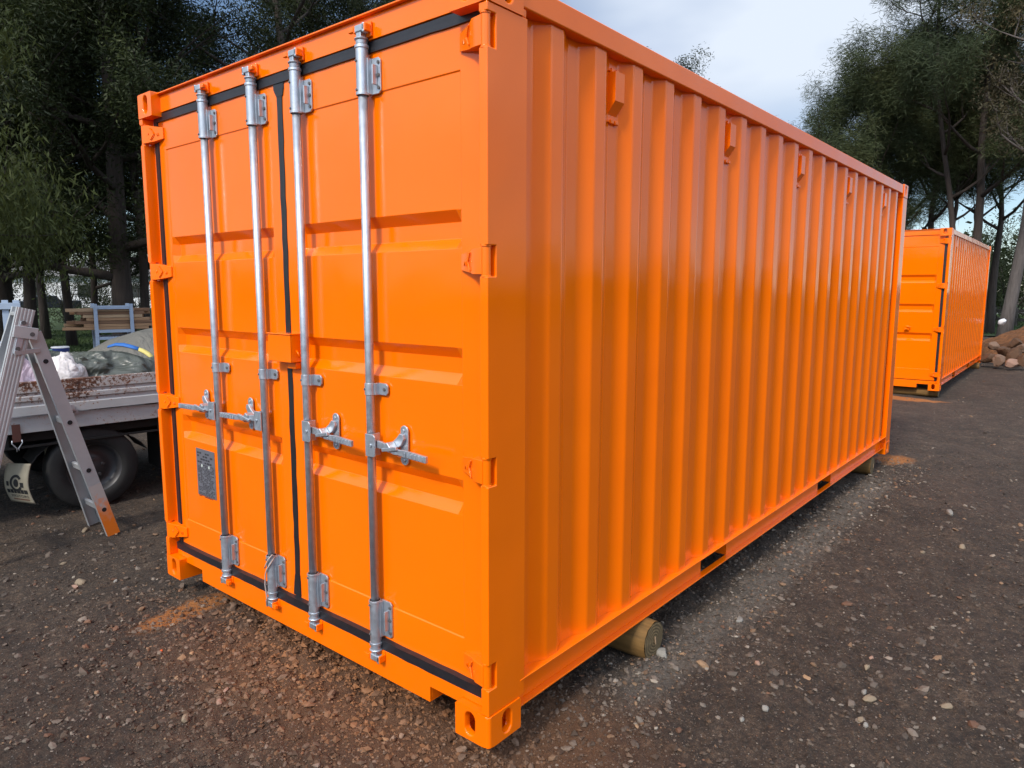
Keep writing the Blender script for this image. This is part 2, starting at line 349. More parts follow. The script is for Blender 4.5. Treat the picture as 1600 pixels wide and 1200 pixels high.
# gravel: thousands of loose pebbles nobody could count
rng = np.random.default_rng(7)
def pebbles(N, fpos, fsize, seed):
    rr = np.random.default_rng(seed)
    t = (1+5**.5)/2
    ico = np.array([(-1,t,0),(1,t,0),(-1,-t,0),(1,-t,0),(0,-1,t),(0,1,t),(0,-1,-t),(0,1,-t),(t,0,-1),(t,0,1),(-t,0,-1),(-t,0,1)])/math.hypot(1, t)
    fa = np.array([(0,11,5),(0,5,1),(0,1,7),(0,7,10),(0,10,11),(1,5,9),(5,11,4),(11,10,2),(10,7,6),(7,1,8),(3,9,4),(3,4,2),(3,2,6),(3,6,8),(3,8,9),(4,9,5),(2,4,11),(6,2,10),(8,6,7),(9,8,1)])
    P = fpos(rr, N); s = fsize(rr, N)
    base = np.repeat(ico[None], N, 0)*(1+rr.uniform(-.28, .28, (N, 12, 1)))
    sc = np.stack([rr.uniform(.8, 1.5, N), rr.uniform(.6, 1.0, N), rr.uniform(.35, .75, N)], -1)
    base = base*sc[:, None, :]*s[:, None, None]
    a = rr.uniform(0, 6.283, N); c_, s_ = np.cos(a), np.sin(a); tl = rr.normal(0, .35, N); ct, st = np.cos(tl), np.sin(tl)
    x, y, z = base[..., 0], base[..., 1], base[..., 2]
    x, z = x*ct[:, None]+z*st[:, None], -x*st[:, None]+z*ct[:, None]
    X = x*c_[:, None]-y*s_[:, None]+P[:, :1]; Y = x*s_[:, None]+y*c_[:, None]+P[:, 1:2]
    gz = np.array([gh(p[0], p[1]) for p in P]); Z = z+(gz-s*.02)[:, None]
    VV = np.stack([X, Y, Z], -1).reshape(-1, 3); FF = (fa[None]+12*np.arange(N)[:, None, None]).reshape(-1, 3)
    pal = np.array([(.10,.08,.065),(.15,.125,.105),(.24,.21,.18),(.28,.25,.21),(.22,.14,.085),(.17,.09,.055),(.30,.20,.12),(.34,.32,.28)])
    k = rr.choice(len(pal), N, p=[.42,.27,.09,.025,.09,.075,.022,.008]); cl = pal[k]*rr.uniform(.55, 1.05, (N, 1))*np.array([1, .93, .85])
    # stones in the overspray zone carry the orange-brown dust
    d = np.exp(-((P[:, 0]-.1)/.42)**2-((P[:, 1]-1.0)/1.05)**2)[:, None]*.75
    cl = cl*(1-d)+np.array([(.24, .10, .035)])*d*rr.uniform(.6, 1.4, (N, 1))
    cols = np.concatenate([np.repeat(cl[:, None], 12, 1).reshape(-1, 3), np.ones((N*12, 1))], 1)
    return VV, FF, cols
def pos_view(rr, N):
    a = YAW+rr.uniform(-.78, .78, N); r = 1.1*np.exp(rr.uniform(0, 1, N)*math.log(17/1.1)); r = np.where(rr.random(N) < .35, rr.uniform(1.2, 9, N), r)
    return np.stack([CAM.x+r*np.cos(a), CAM.y+r*np.sin(a)], -1)
def size_pow(rr, N): return np.clip(.0016*(rr.random(N)+1e-4)**-.55, .0018, .017)
def crumbs(N, fpos, lo, seed):
    rr = np.random.default_rng(seed); P = fpos(rr, N); s = np.clip(lo*(rr.random(N)+1e-4)**-.45, lo, lo*5)
    o8 = np.array([(1,0,0),(0,1,0),(-1,0,0),(0,-1,0),(0,0,1),(0,0,-.6)], float); f8 = np.array([(0,1,4),(1,2,4),(2,3,4),(3,0,4),(1,0,5),(2,1,5),(3,2,5),(0,3,5)])
    b = np.repeat(o8[None], N, 0)*rr.uniform(.6, 1.4, (N, 6, 1))*np.array([1.1, 1.0, .7])*s[:, None, None]; a = rr.uniform(0, 6.283, N)[:, None]
    gz = np.array([gh(p[0], p[1]) for p in P]); X = b[..., 0]*np.cos(a)-b[..., 1]*np.sin(a)+P[:, :1]; Y = b[..., 0]*np.sin(a)+b[..., 1]*np.cos(a)+P[:, 1:2]; Z = b[..., 2]+gz[:, None]
    pal = np.array([(.030,.019,.012),(.055,.037,.024),(.085,.060,.041),(.125,.092,.066),(.075,.042,.022)]); cl = pal[rr.choice(5, N, p=[.28,.30,.22,.08,.12])]*rr.uniform(.7, 1.3, (N, 1))
    d = np.exp(-((P[:, 0]-.1)/.45)**2-((P[:, 1]-.95)/1.1)**2)[:, None]*.8; cl = cl*(1-d)+np.array([(.20, .078, .024)])*d*rr.uniform(.4, 1.6, (N, 1))
    return np.stack([X, Y, Z], -1).reshape(-1, 3), (f8[None]+6*np.arange(N)[:, None, None]).reshape(-1, 3), np.concatenate([np.repeat(cl[:, None], 6, 1).reshape(-1, 3), np.ones((N*6, 1))], 1)
parts_ = [pebbles(34000, pos_view, size_pow, 1), crumbs(110000, pos_view, .0022, 8)]
parts_.append(crumbs(16000, lambda rr, N: np.stack([rr.normal(.02, .38, N), rr.normal(1.0, .85, N)], -1), .0035, 9))
parts_.append(pebbles(5000, lambda rr, N: np.stack([rr.normal(.05, .33, N), rr.normal(1.1, .75, N)], -1), lambda rr, N: np.clip(.0028*(rr.random(N)+1e-4)**-.5, .003, .02), 2))
parts_.append(pebbles(9000, lambda rr, N: np.stack([rr.uniform(.5, 6.2, N), rr.normal(-.10, .15, N)], -1), lambda rr, N: np.clip(.0026*(rr.random(N)+1e-4)**-.5, .0026, .016), 3))
def pos_mid(rr, N):
    a = YAW+rr.uniform(-.72, .66, N); r = 3.0*np.exp(rr.random(N)*math.log(22/3.0)); return np.stack([CAM.x+r*np.cos(a), CAM.y+r*np.sin(a)], -1)
parts_.append(pebbles(9000, pos_mid, lambda rr, N: np.clip(.0052*(rr.random(N)+1e-4)**-.42, .005, .026), 4))
VV = []; FF = []; CC = []; off = 0
for a_, b_, c_ in parts_: VV.append(a_); FF.append(b_+off); CC.append(c_); off += len(a_)
gr = obj_np('gravel', np.concatenate(VV), np.concatenate(FF), PEBBLE, cols=np.concatenate(CC)); tag(gr, 'loose grey and brown gravel scattered over the dark dirt yard', 'gravel', kind='stuff')

# larger stones, each one a thing
def rock_mesh(seed, sx, sy, sz, sub=3, rough=.22):
    b = bmesh.new(); bmesh.ops.create_icosphere(b, subdivisions=sub, radius=1)
    o = Vector((seed*7.3, seed*3.1, seed)); rc_ = random.Random(seed); cuts = [(Vector((rc_.gauss(0, 1), rc_.gauss(0, 1), rc_.gauss(0, .8))).normalized(), rc_.uniform(.62, .9)) for _ in range(14)]
    for v in b.verts:
        d = v.co.normalized(); q = Vector([math.copysign(abs(c)**.75, c) for c in d])
        k = 1+rough*noise.noise(d*1.3+o)*1.6+rough*.5*noise.noise(d*3.5+o)+rough*.2*noise.noise(d*9+o)
        c = q*k
        for n_, l_ in cuts:
            e = c.dot(n_)-l_
            if e > 0: c -= n_*e*.93
        v.co = Vector((c.x*sx, c.y*sy, c.z*sz))
    return b
def rock(name, loc, rz, sx, sy, sz, mat, label, cat, group=None, seed=1, tilt=0):
    b = rock_mesh(seed, sx, sy, sz); me = bpy.data.meshes.new(name); b.to_mesh(me); b.free(); me.polygons.foreach_set('use_smooth', [name != 'rock']*len(me.polygons))
    o = bpy.data.objects.new(name, me); col.objects.link(o); me.materials.append(mat); o.location = loc; o.rotation_euler = (tilt, 0, rz); return tag(o, label, cat, group)
st = [ # px, py, half length, half width, half height, rot (deg), mat, label
 (1483, 806, .066, .028, .018, 18, 'white', 'flat oblong pale stone lying far right on the dirt beyond the container'),
 (1358, 1092, .036, .022, .012, -25, 'tan', 'large tan oval stone beside a smaller one at lower right'),
 (1350, 1080, .020, .013, .010, 5, 'white', 'small pale stone touching the large tan oval stone at lower right'),
 (1479, 1100, .028, .019, .012, -60, 'tan', 'squarish tan stone nearest the lower right corner'),
 (1345, 1121, .023, .014, .010, 10, 'tan', 'tan stone just above a white pebble near the bottom right'),
 (1353, 1131, .015, .012, .010, 40, 'white', 'white pebble just below a tan stone near the bottom right'),
 (1503, 856, .035, .024, .018, 0, 'tan', 'pale stone at far right, below the flat oblong one'),
 (1155, 968, .042, .020, .012, 15, 'white', 'dusty white lump on the dirt right of the log'),
 (1034, 1024, .038, .030, .025, 20, 'white', 'grey stone resting against the end of the near log'),
 (1195, 1112, .016, .015, .014, 80, 'white', 'white triangular stone in the foreground right of the container corner'),
 (1159, 1125, .016, .012, .010, 10, 'white', 'round white pebble left of the white triangular stone'),
 (1184, 1036, .020, .016, .014, 0, 'pink', 'orange brown nugget on the dirt below the fork pocket'),
 (1355, 1041, .022, .012, .010, 0, 'tan', 'yellowish oblong pebble above the large tan oval stone'),
 (1362, 1025, .018, .012, .010, 0, 'pink', 'tan rounded pebble above the yellowish oblong pebble'),
 (1441, 866, .026, .016, .012, 0, 'tan', 'small yellow tan stone in the middle of the right hand dirt'),
 (366, 964, .038, .026, .022, 55, 'brown', 'rounded brown stone in the orange dust below the door sill'),
 (126, 912, .040, .024, .016, 120, 'tan', 'angular tan stone on the dirt left of the container corner'),
 (118, 921, .028, .014, .012, 100, 'pink', 'small pinkish stone below the angular tan stone at left'),
 (133, 828, .048, .022, .014, 60, 'tan', 'tan stone lying left of the ladder foot'),
 (343, 1100, .028, .012, .011, 70, 'pink', 'long pink brown stone in the left foreground'),
 (353, 1085, .018, .009, .008, 30, 'pink', 'thin pinkish stone just above the long pink brown stone'),
 (252, 1025, .013, .008, .005, 50, 'orange', 'bright orange paint chip on the dirt left of the container'),
 (99, 880, .026, .016, .010, 0, 'tan', 'flat yellowish stone at the left above the angular tan stone'),
 (290, 1130, .026, .014, .012, 40, 'tan', 'brown grey stone near the bottom left'),
 (181, 909, .020, .012, .012, 40, 'white', 'grey upright stone right of the angular tan stone'),
]
for i, (px, py, a, b_, c_, rz, mt, lab) in enumerate(st):
    p = onz(px, py, GZ); p.z = gh(p.x, p.y)+c_*.45
    rock('stone' if mt != 'orange' else 'paint_chip', p, R(rz), a, b_, c_, STONE[mt], lab, 'stone' if mt != 'orange' else 'paint chip', seed=i+1)

# lawns, path
def mk_grass():
    m = Mat('lawn_green', rough=.95); m.base(m.ramp(m.noise(1.2, 8, .7), [(.3, (.022, .045, .010)), (.7, (.055, .085, .020))])); m.bump(m.noise(14, 8, .8), .05, 1); return m.m
LAWN = mk_grass()
def sheet(name, poly, z, mat, n=1):
    m_ = MB(); m_.add([(x, y, z) for x, y in poly], [tuple(range(len(poly)))]); return tag(m_.build(name, mat), kind='structure')
sheet('lawn', [(-60, 17.5), (2, 16.6), (7, 16.2), (13, 15.4), (60, 14), (90, 60), (60, 110), (-60, 110)], GZ+.05, LAWN)
sheet('grass_field', [(26, -14), (30, -2), (31, 6), (33, 13), (110, 10), (160, -40), (60, -70), (30, -40)], GZ+.05, LAWN)
PATHM = mk_simple('pale_concrete_path', (.30, .29, .28), (.24, .23, .22), .9, 2)
sheet('path', [(60, -30), (64, 6), (67, 12), (71, 12), (68, 6), (64, -30)], GZ+.054, PATHM)

def blades(name, N, posf, h, seed, mat, label):
    rr = np.random.default_rng(seed); P = posf(rr, N); a = rr.uniform(0, 6.283, N); wd = rr.uniform(.008, .02, N); H = h*rr.uniform(.4, 1.1, N)
    dx, dy = np.cos(a), np.sin(a); lx, ly = rr.normal(0, .4, N)*H, rr.normal(0, .4, N)*H; z0 = np.full(N, GZ+.045)
    A = np.stack([P[:, 0]-dx*wd, P[:, 1]-dy*wd, z0], -1); B = np.stack([P[:, 0]+dx*wd, P[:, 1]+dy*wd, z0], -1); C_ = np.stack([P[:, 0]+lx, P[:, 1]+ly, z0+H], -1)
    V_ = np.stack([A, B, C_], 1).reshape(-1, 3); F_ = np.arange(3*N).reshape(-1, 3); return tag(obj_np(name, V_, F_, mat), label, 'grass', kind='stuff')
def gpos(rr, N):
    a = YAW+rr.uniform(.35, .66, N); r = rr.uniform(18.5, 34, N); return np.stack([CAM.x+r*np.cos(a), CAM.y+r*np.sin(a)], -1)
GRASSB = mk_simple('grass_blades', (.05, .085, .018), (.03, .06, .012), .8, .6)
blades('grass', 26000, gpos, .09, 5, GRASSB, 'short green grass under the trees behind the truck')
def gpos2(rr, N):
    a = YAW-rr.uniform(.52, .66, N); r = rr.uniform(33, 60, N); return np.stack([CAM.x+r*np.cos(a), CAM.y+r*np.sin(a)], -1)
blades('grass', 12000, gpos2, .11, 6, GRASSB, 'green grass verge beyond the earth mound at far right')
exec_after = []
# ------------------------------------------------------------------ shipping container (x: away from the doors, y: across, z: up)
CL, CW, CH = 6.058, 2.438, 2.591
def casting(parent, fx, fy, fz):
    """corner casting shell with oval holes; fx, fy, fz mirror it into its corner"""
    m = MB(); lx, ly, lz, rc = .178, .162, .118, .014
    def T(p): return (CL-p[0] if fx else p[0], CW-p[1] if fy else p[1], CH-p[2] if fz else p[2])
    def ring(fn, a0, a1, b0, b1, ca, cb, ha, hb, dn):
        angs = sorted(set([i*2*math.pi/28 for i in range(28)]+[math.atan2(b-cb, a-ca) % (2*math.pi) for a in (a0, a1) for b in (b0, b1)]))
        outer, inner = [], []
        for t in angs:
            c, s_ = math.cos(t), math.sin(t); ks = []
            if c > 1e-9: ks.append((a1-ca)/c)
            if c < -1e-9: ks.append((a0-ca)/c)
            if s_ > 1e-9: ks.append((b1-cb)/s_)
            if s_ < -1e-9: ks.append((b0-cb)/s_)
            k = min(ks); outer.append((ca+c*k, cb+s_*k))
            lo, hi = 0, 1                                  # stadium boundary along the ray
            for _ in range(30):
                md = (lo+hi)/2; x, y = c*md, s_*md; dy = max(0, abs(y)-(hb-ha))
                if math.hypot(x, dy) < ha: lo = md
                else: hi = md
            inner.append((ca+c*lo, cb+s_*lo))
        n = len(angs)
        ch = [(ca+(p[0]-ca)*1.10, cb+(p[1]-cb)*1.07) for p in inner]
        vs = [T(fn(a, b, 0)) for a, b in outer]+[T(fn(a, b, 0)) for a, b in ch]+[T(fn(a, b, dn*.15)) for a, b in inner]+[T(fn(a, b, dn)) for a, b in inner]
        fs = [(k*n+i, k*n+(i+1) % n, (k+1)*n+(i+1) % n, (k+1)*n+i) for k in range(3) for i in range(n)]
        m.add(vs, fs)
    hz = .0625 if not fz else .0555
    ring(lambda a, b, d: (d, a, b), rc, ly, 0, lz, .092, hz, .0245, .043, .028)
    ring(lambda a, b, d: (a, d, b), rc, lx, 0, lz, .101, hz, .0245, .043, .028)
    arc = [(rc-rc*math.cos(t*math.pi/10), rc-rc*math.sin(t*math.pi/10)) for t in range(6)]
    for (x0, y0), (x1, y1) in zip(arc, arc[1:]): m.add([T((x0, y0, 0)), T((x1, y1, 0)), T((x1, y1, lz)), T((x0, y0, lz))], [(0, 1, 2, 3)])
    for z in (0, lz): m.add([T((x, y, z)) for x, y in arc+[(lx, 0), (lx, ly), (0, ly)]], [tuple(range(9))])
    m.add([T((lx, 0, 0)), T((lx, ly, 0)), T((lx, ly, lz)), T((lx, 0, lz))], [(0, 1, 2, 3)])
    m.add([T((0, ly, 0)), T((lx, ly, 0)), T((lx, ly, lz)), T((0, ly, lz))], [(0, 1, 2, 3)])
    return m.build('corner_casting', ORANGE, parent, bevel=.004, seg=2, ang=50, fix=True)

HZ = [(2.342, 2.444), (1.640, 1.738), (.944, 1.038), (.216, .308)]       # hinge heights
BARS = [1.806, 1.384, 1.054, .632]
def strip(m, pts0, pts1, x0, x1, jit=.0012, seed=0):
    """wobbly flat sealing strip between two polylines in (y, z)"""
    rr = random.Random(seed); k = len(pts0); vs = []
    for p, q in zip(pts0, pts1):
        a = (p[0]+rr.uniform(-jit, jit), p[1]+rr.uniform(-jit, jit)); b = (q[0]+rr.uniform(-jit, jit), q[1]+rr.uniform(-jit, jit)); mid = ((a[0]+b[0])/2, (a[1]+b[1])/2)
        la = (a[0]*.93+b[0]*.07, a[1]*.93+b[1]*.07); lb_ = (a[0]*.07+b[0]*.93, a[1]*.07+b[1]*.93)
        vs += [(x1, *a), (x0, *la), (x0+.0004, *mid), (x0, *lb_), (x1, *b)]
    m.add(vs, [(i*5+j, i*5+j+1, i*5+j+6, i*5+j+5) for i in range(k-1) for j in range(4)])
    for i in (0, k-1): m.add(vs[i*5:i*5+5], [(0, 1, 2, 3, 4)])
def lin(a, b, n): return [(a[0]+(b[0]-a[0])*i/(n-1), a[1]+(b[1]-a[1])*i/(n-1)) for i in range(n)]

def make_container(name):
    root = empty(name, (0, 0, 0)); skip = []
    for fx in (0, 1):
        for fy in (0, 1):
            for fz in (0, 1): casting(root, fx, fy, fz)
    # door end posts with hinge pockets
    full = [(.004,.004),(.046,.004),(.205,.004),(.205,.048),(.10,.048),(.10,.068),(.062,.068),(.062,.040),(.046,.040),(.004,.040)]
    notch = [(.046,.004),(.205,.004),(.205,.048),(.10,.048),(.10,.068),(.062,.068),(.062,.040),(.046,.040)]
    for side in (0, 1):
        m = MB(); zs = [.1182]
        for a, b in sorted(HZ): zs += [a, b]
        zs.append(2.4728); YY = (lambda y: CW-y) if side else (lambda y: y)
        for i in range(len(zs)-1):
            pl = notch if i % 2 else full
            for (p, q) in zip(pl, pl[1:]+pl[:1]): m.add([(p[0], YY(p[1]), zs[i]), (q[0], YY(q[1]), zs[i]), (q[0], YY(q[1]), zs[i+1]), (p[0], YY(p[1]), zs[i+1])], [(0, 1, 2, 3)])
        for z in zs[1:-1]: m.add([(x, YY(y), z) for x, y in [(.004,.004),(.046,.004),(.046,.040),(.004,.040)]], [(0, 1, 2, 3)])
        for z in (zs[0], zs[-1]): m.add([(x, YY(y), z) for x, y in full], [tuple(range(len(full)))])
        m.build('corner_post', ORANGE, root, bevel=.0045, seg=3, fix=True)
        m = MB(); Y = (lambda y: CW-y) if side else (lambda y: y)
        m.prism([(x, Y(y)) for x, y in [(CL-.004,.004),(CL-.17,.004),(CL-.17,.05),(CL-.06,.05),(CL-.06,.14),(CL-.004,.14)]], .1182, 2.4728); m.build('corner_post', ORANGE, root, bevel=.005, seg=3)
        # bottom side rail: channel with fork pocket openings
        m = MB(); x0, x1 = .1784, CL-.1784
        m.box((x0, Y(.002), .176), (x1, Y(.060), .182)); m.box((x0, Y(.018), .060), (x1, Y(.056), .066))
        for a, b in ((x0, 1.80), (2.14, 3.87), (4.21, x1)): m.box((a, Y(.048), .066), (b, Y(.053), .176))
        for a in (.95, 1.5): pass
        m.build('bottom_side_rail', ORANGE, root, bevel=.0015, seg=1)
        m = MB(); m.box((x0, Y(.006), 2.503), (x1, Y(.066), 2.584)); m.box((.150, Y(.009), 2.4735), (.206, Y(.06), 2.503)); m.build('top_side_rail', ORANGE, root, bevel=.006, seg=3)
        # corrugated side wall
        prof = [(.203, .052)]
        for k in range(20):
            X = .432+.2793*k; prof += [(X-.140, .056), (X-.072, .021), (X, .021), (X+.068, .056)]
        prof.append((CL-.168, .056)); rp = [prof[0]]
        for p0, p1, p2 in zip(prof, prof[1:], prof[2:]):       # bend radius at every fold
            A_, P_, B_ = Vector(p0), Vector(p1), Vector(p2); e = .009; q0 = P_+(A_-P_).normalized()*e; q2 = P_+(B_-P_).normalized()*e
            rp += [tuple(q0)]+[tuple(q0.lerp(P_, t).lerp(P_.lerp(q2, t), t)) for t in (.25, .5, .75)]+[tuple(q2)]
        rp.append(prof[-1]); n = len(rp); m = MB(); vs = [(x, Y(y), z) for z in (.1825, 2.5035) for x, y in rp]
        fs = [(i, i+1, n+i+1, n+i) for i in range(n-1)]
        if side: fs = [f[::-1] for f in fs]
        m.add(vs, fs); m.build('side_wall', ORANGE, root)
        # weld bead along the foot of the wall
        if not side:
            for k in (1, 5, 9, 13, 17):
                X = .432+.2793*k+.066; m = MB(); a, b = X, X+.068
                m.prism([(.0575, 2.285), (.0575, 2.445), (.020, 2.445), (.020, 2.335)], a, b, 'x'); v = m.build('side_vent', ORANGE, root)
                for z0, z1 in ((2.446, 2.462), (2.252, 2.268)):
                    m = MB()
                    for q in (.006, .040): m.box((a+q, .040, z0), (a+q+.022, .056, z1))
                    m.box((a-.006, .048, z0+.004), (b+.006, .0565, z1-.002))
                    m.build('vent_tab', ORANGE, v, bevel=.003)
    # roof, rear wall, floor
    m = MB(); n = 24; vs = []; 
    for i in range(n*4+1):
        x = .12+i*(CL-.24)/(n*4); z = 2.578 if i % 4 in (0, 1) else 2.560; vs += [(x, .064, z), (x, CW-.064, z)]
    m.add(vs, [(2*i, 2*i+2, 2*i+3, 2*i+1) for i in range(n*4)]); m.build('roof_panel', ORANGE, root)
    m = MB(); vs = []; k = 0; y = .13; pr = []
    while y < CW-.13: pr.append((y, CL-.018 if k % 4 in (1, 2) else CL-.055)); y += .07; k += 1
    pr.append((CW-.13, CL-.055)); nn = len(pr)
    m.add([(x, y, z) for z in (.15, 2.5) for y, x in pr], [(i, i+1, nn+i+1, nn+i) for i in range(nn-1)]); m.build('end_wall', ORANGE, root)
    for z0, z1 in ((.02, .15), (2.50, 2.585)): MB().box((CL-.06, .1625, z0), (CL-.008, CW-.1625, z1)).build('end_rail', ORANGE, root, bevel=.003)
    m = MB(); m.box((.11, .07, .15), (CL-.07, CW-.07, .176)); m.build('floor', FLOORW, root)
    m = MB()
    for i in range(19):
        x = .4+i*.29
        if not (1.74 < x < 2.2 or 3.81 < x < 4.27): m.box((x, .057, .068), (x+.045, CW-.057, .1495))
    m.build('cross_member', ORANGE, root)
    for a, b in ((1.80, 2.14), (3.87, 4.21)):
        m = MB(); m.box((a-.006, .0535, .068), (a-.001, CW-.0535, .175)); m.box((b+.001, .0535, .068), (b+.006, CW-.0535, .175)); m.box((a, .0535, .1505), (b, CW-.0535, .1545)); m.build('fork_pocket', ORANGE, root)
    # header and sill
    m = MB(); m.box((.048, .042, 2.4945), (.10, CW-.042, 2.5785)); m.box((.0665, .066, 2.47), (.10, CW-.066, 2.4943)); m.box((.030, .162, 2.579), (.16, CW-.162, 2.586)); m.box((.10, .07, 2.5), (.16, CW-.07, 2.578)); m.build('door_header', ORANGE, root, bevel=.0022)
    yl = [(.066,.150),(.066,.1195),(.1625,.1195),(.1625,.093),(.335,.093),(.335,.030),(CW-.335,.030),(CW-.335,.093),(CW-.1625,.093),(CW-.1625,.1195),(CW-.066,.1195),(CW-.066,.150)]
    m = MB(); m.prism(yl, .040, .050, 'x'); m.box((.050, .335, .030), (.13, CW-.335, .036)); m.box((.050, .066, .142), (.13, CW-.066, .149))
    for a in (.335, CW-.341): m.box((.0505, a, .0365), (.13, a+.006, .1415))
    m.build('door_sill', ORANGE, root, bevel=.002)
    # doors
    ys0 = [.074, .1690, .1725, .200, 1.103, 1.130, 1.1335, 1.206]; G3 = [.797, 1.266, 1.736]
    zs = [.160, .3355, .339]
    for g0 in G3: zs += [g0, g0+.036, g0+.131-.038, g0+.131]
    zs += [2.309, 2.3125, 2.482]
    doors = []
    for side in (0, 1):
        m = MB(); ys = ys0 if not side else [CW-y for y in [.100]+ys0[1:]]; vs = []
        for z in zs:
            for y in ys:
                yy = CW-y if side else y; x = .058
                if .1724 < yy < 1.1301 and .3389 < z < 2.3091:
                    x = .0622
                    if .1999 < yy < 1.1031 and any(g0+.035 < z < g0+.094 for g0 in G3): x = .0935
                vs.append((x, y, z))
        n = len(ys); fs = []
        for j in range(len(zs)-1):
            for i in range(n-1): fs.append((j*n+i, (j+1)*n+i, (j+1)*n+i+1, j*n+i+1))
        k = len(vs); bx = [(.105, ys[0], zs[0]), (.105, ys[-1], zs[0]), (.105, ys[-1], zs[-1]), (.105, ys[0], zs[-1])]; vs += bx
        fs += [tuple(range(n))+(k+1, k), tuple((len(zs)-1)*n+i for i in reversed(range(n)))+(k+3, k+2),
               tuple(j*n for j in reversed(range(len(zs))))+(k, k+3), tuple(j*n+n-1 for j in range(len(zs)))+(k+2, k+1), (k, k+1, k+2, k+3)]
        m.add(vs, fs); d = m.build('door', ORANGE, root, bevel=.006, seg=3, ang=12, fix=True); d.modifiers['bevel'].width = .0045; doors.append(d)
        tag(d, 'left door' if side else 'right door')
        Yf = (lambda y: CW-y) if side else (lambda y: y)
        for zi, (a, b) in enumerate(HZ):
            m = MB(); c = (a+b)/2; px_, py_ = .020, .024; zt = .004
            m.cyl((px_, Yf(py_), a+.003), (px_, Yf(py_), b-.003), .0150, n=20)
            m.cyl((px_, Yf(py_), b-.004), (px_, Yf(py_), b+.004), .0175, n=20); m.cyl((px_, Yf(py_), a-.004), (px_, Yf(py_), a+.004), .0175, n=20)
            hh = (b-a)/2-.006
            # wedge blade swelling towards the pin
            vs = []
            for (yy, xf, h) in ((.030, .004, hh), (.075, .010, hh*.98), (.105, .030, hh*.85), (.165, .050, hh*.62)):
                for z in (-h, h): vs += [(xf, Yf(yy), c+z), (.0575, Yf(yy), c+z)]
            fs = []
            for i in range(3):
                q = i*4; fs += [(q, q+4, q+6, q+2), (q+1, q+3, q+7, q+5), (q, q+1, q+5, q+4), (q+2, q+6, q+7, q+3)]
            fs += [(0, 2, 3, 1), (12, 13, 15, 14)]; m.add(vs, fs)
            # raised forging marks
            for s_ in (-1, 1): m.bar((.0135, Yf(.082), c), (.016, Yf(.060), c+s_*.024), .005, .006, (1, 0, 0)); m.bar((.028, Yf(.112), c), (.016, Yf(.092), c+s_*.030), .004, .006, (1, 0, 0))
            for q in (.118, .130): m.bar((.038, Yf(q), c-.014), (.0385, Yf(q+.006), c+.002), .0035, .006, (1, 0, 0)); m.bar((.038, Yf(q+.006), c+.002), (.0385, Yf(q+.010), c-.012), .0035, .006, (1, 0, 0))
            m.build('hinge', ORANGE, d, bevel=.0025, fix=True)
    # rubber seal
    m = MB(); n = 40
    strip(m, lin((.066, 2.450), (2.372, 2.450), n), lin((.066, 2.493), (2.372, 2.493), n), .0500, .066, .0012, 1)
    strip(m, lin((.040, .1495), (2.372, .1495), n), lin((.040, .1935), (2.372, .1935), n), .0365, .060, .0013, 2)
    strip(m, lin((2.334, .19), (2.334, 2.452), n), lin((2.372, .19), (2.372, 2.452), n), .050, .064, .001, 3)
    strip(m, lin((.066, .19), (.066, 2.452), n), lin((.078, .19), (.078, 2.452), n), .062, .068, .001, 4)
    strip(m, lin((1.199, .19), (1.196, 2.452), n), lin((1.238, .19), (1.238, 2.452), n), .0545, .063, .0024, 5)
    strip(m, [(1.188, 2.40), (1.180, 2.43), (1.178, 2.50)], [(1.240, 2.40), (1.262, 2.43), (1.266, 2.505)], .0535, .063, .001, 6)
    strip(m, [(1.20, .30), (1.196, .27), (1.196, .20)], [(1.24, .30), (1.25, .25), (1.258, .20)], .0530, .063, .001, 7)
    skip.append(m.build('door_seal', RUBBER, root))
    # locking gear
    for bi, yb in enumerate(BARS):
        s_ = 1 if bi < 2 else -1; xb = .026
        m = MB(); m.cyl((xb, yb, .165), (xb, yb, 2.50), .0168, n=24); bar = m.build('locking_bar', GALV, root)
        if bi == 3: skip.append(bar)
        for top in (1, 0):
            z0, z1 = (2.300, 2.475) if top else (.172, .362)
            m = MB()
            m.cyl((xb, yb, z0), (xb, yb, z1), .0228, n=24)
            for z in ((z0, z0+.012) if top else (z1-.010, z1)), : m.cyl((xb, yb, z[0]), (xb, yb, z[1]), .0252, n=24)
            for zc in (z1-.012 if top else z0+.0,): m.cyl((xb, yb, zc), (xb, yb, zc+.012), .0262, n=24)
            f0, f1 = (z0+.004, z1-.045) if top else (z0+.035, z1-.004)
            zc = (f0+f1)/2; hh = (f1-f0)/2
            # bent flange plate with rounded outer corners
            pl = [(yb-.010, zc-hh), (yb-.062, zc-hh), (yb-.072, zc-hh+.010), (yb-.072, zc+hh-.010), (yb-.062, zc+hh), (yb-.010, zc+hh)]
            m.prism(pl, .049, .0565, 'x'); m.box((.030, yb-.026, zc-hh), (.049, yb-.019, zc+hh)); m.box((.026, yb-.058, zc-hh*.55), (.0485, yb-.050, zc+hh*.55))
            br = m.build('bearing_bracket', GALV, bar, bevel=.0015, seg=1)
            for q in (-.7, 0, .7): MB().cyl((.0445, yb-.064, zc+q*hh), (.0490, yb-.064, zc+q*hh), .0065, n=8).build('bolt', DARKBOLT, bar)
            for q in (-.8, .8): MB().cyl((xb-.0262, yb+.006, zc+q*hh+.002), (xb-.020, yb+.006, zc+q*hh), .0048, n=8).build('bolt', DARKBOLT, bar)
            # cam on the bar end and its keeper
            m = MB(); zk = 2.528 if top else .122; sg = 1 if top else -1
            ze = 2.475 if top else .172
            m.cyl((xb, yb, ze), (xb, yb, ze+sg*.018), .0205, .0225, n=20); m.cyl((xb, yb, ze+sg*.016), (xb, yb, ze+sg*.024), .0265, n=20)
            t = s_
            m.box((xb-.016, yb-.014, min(ze+sg*.022, zk+sg*.012)), (xb+.012, yb+.014, max(ze+sg*.022, zk+sg*.012)))
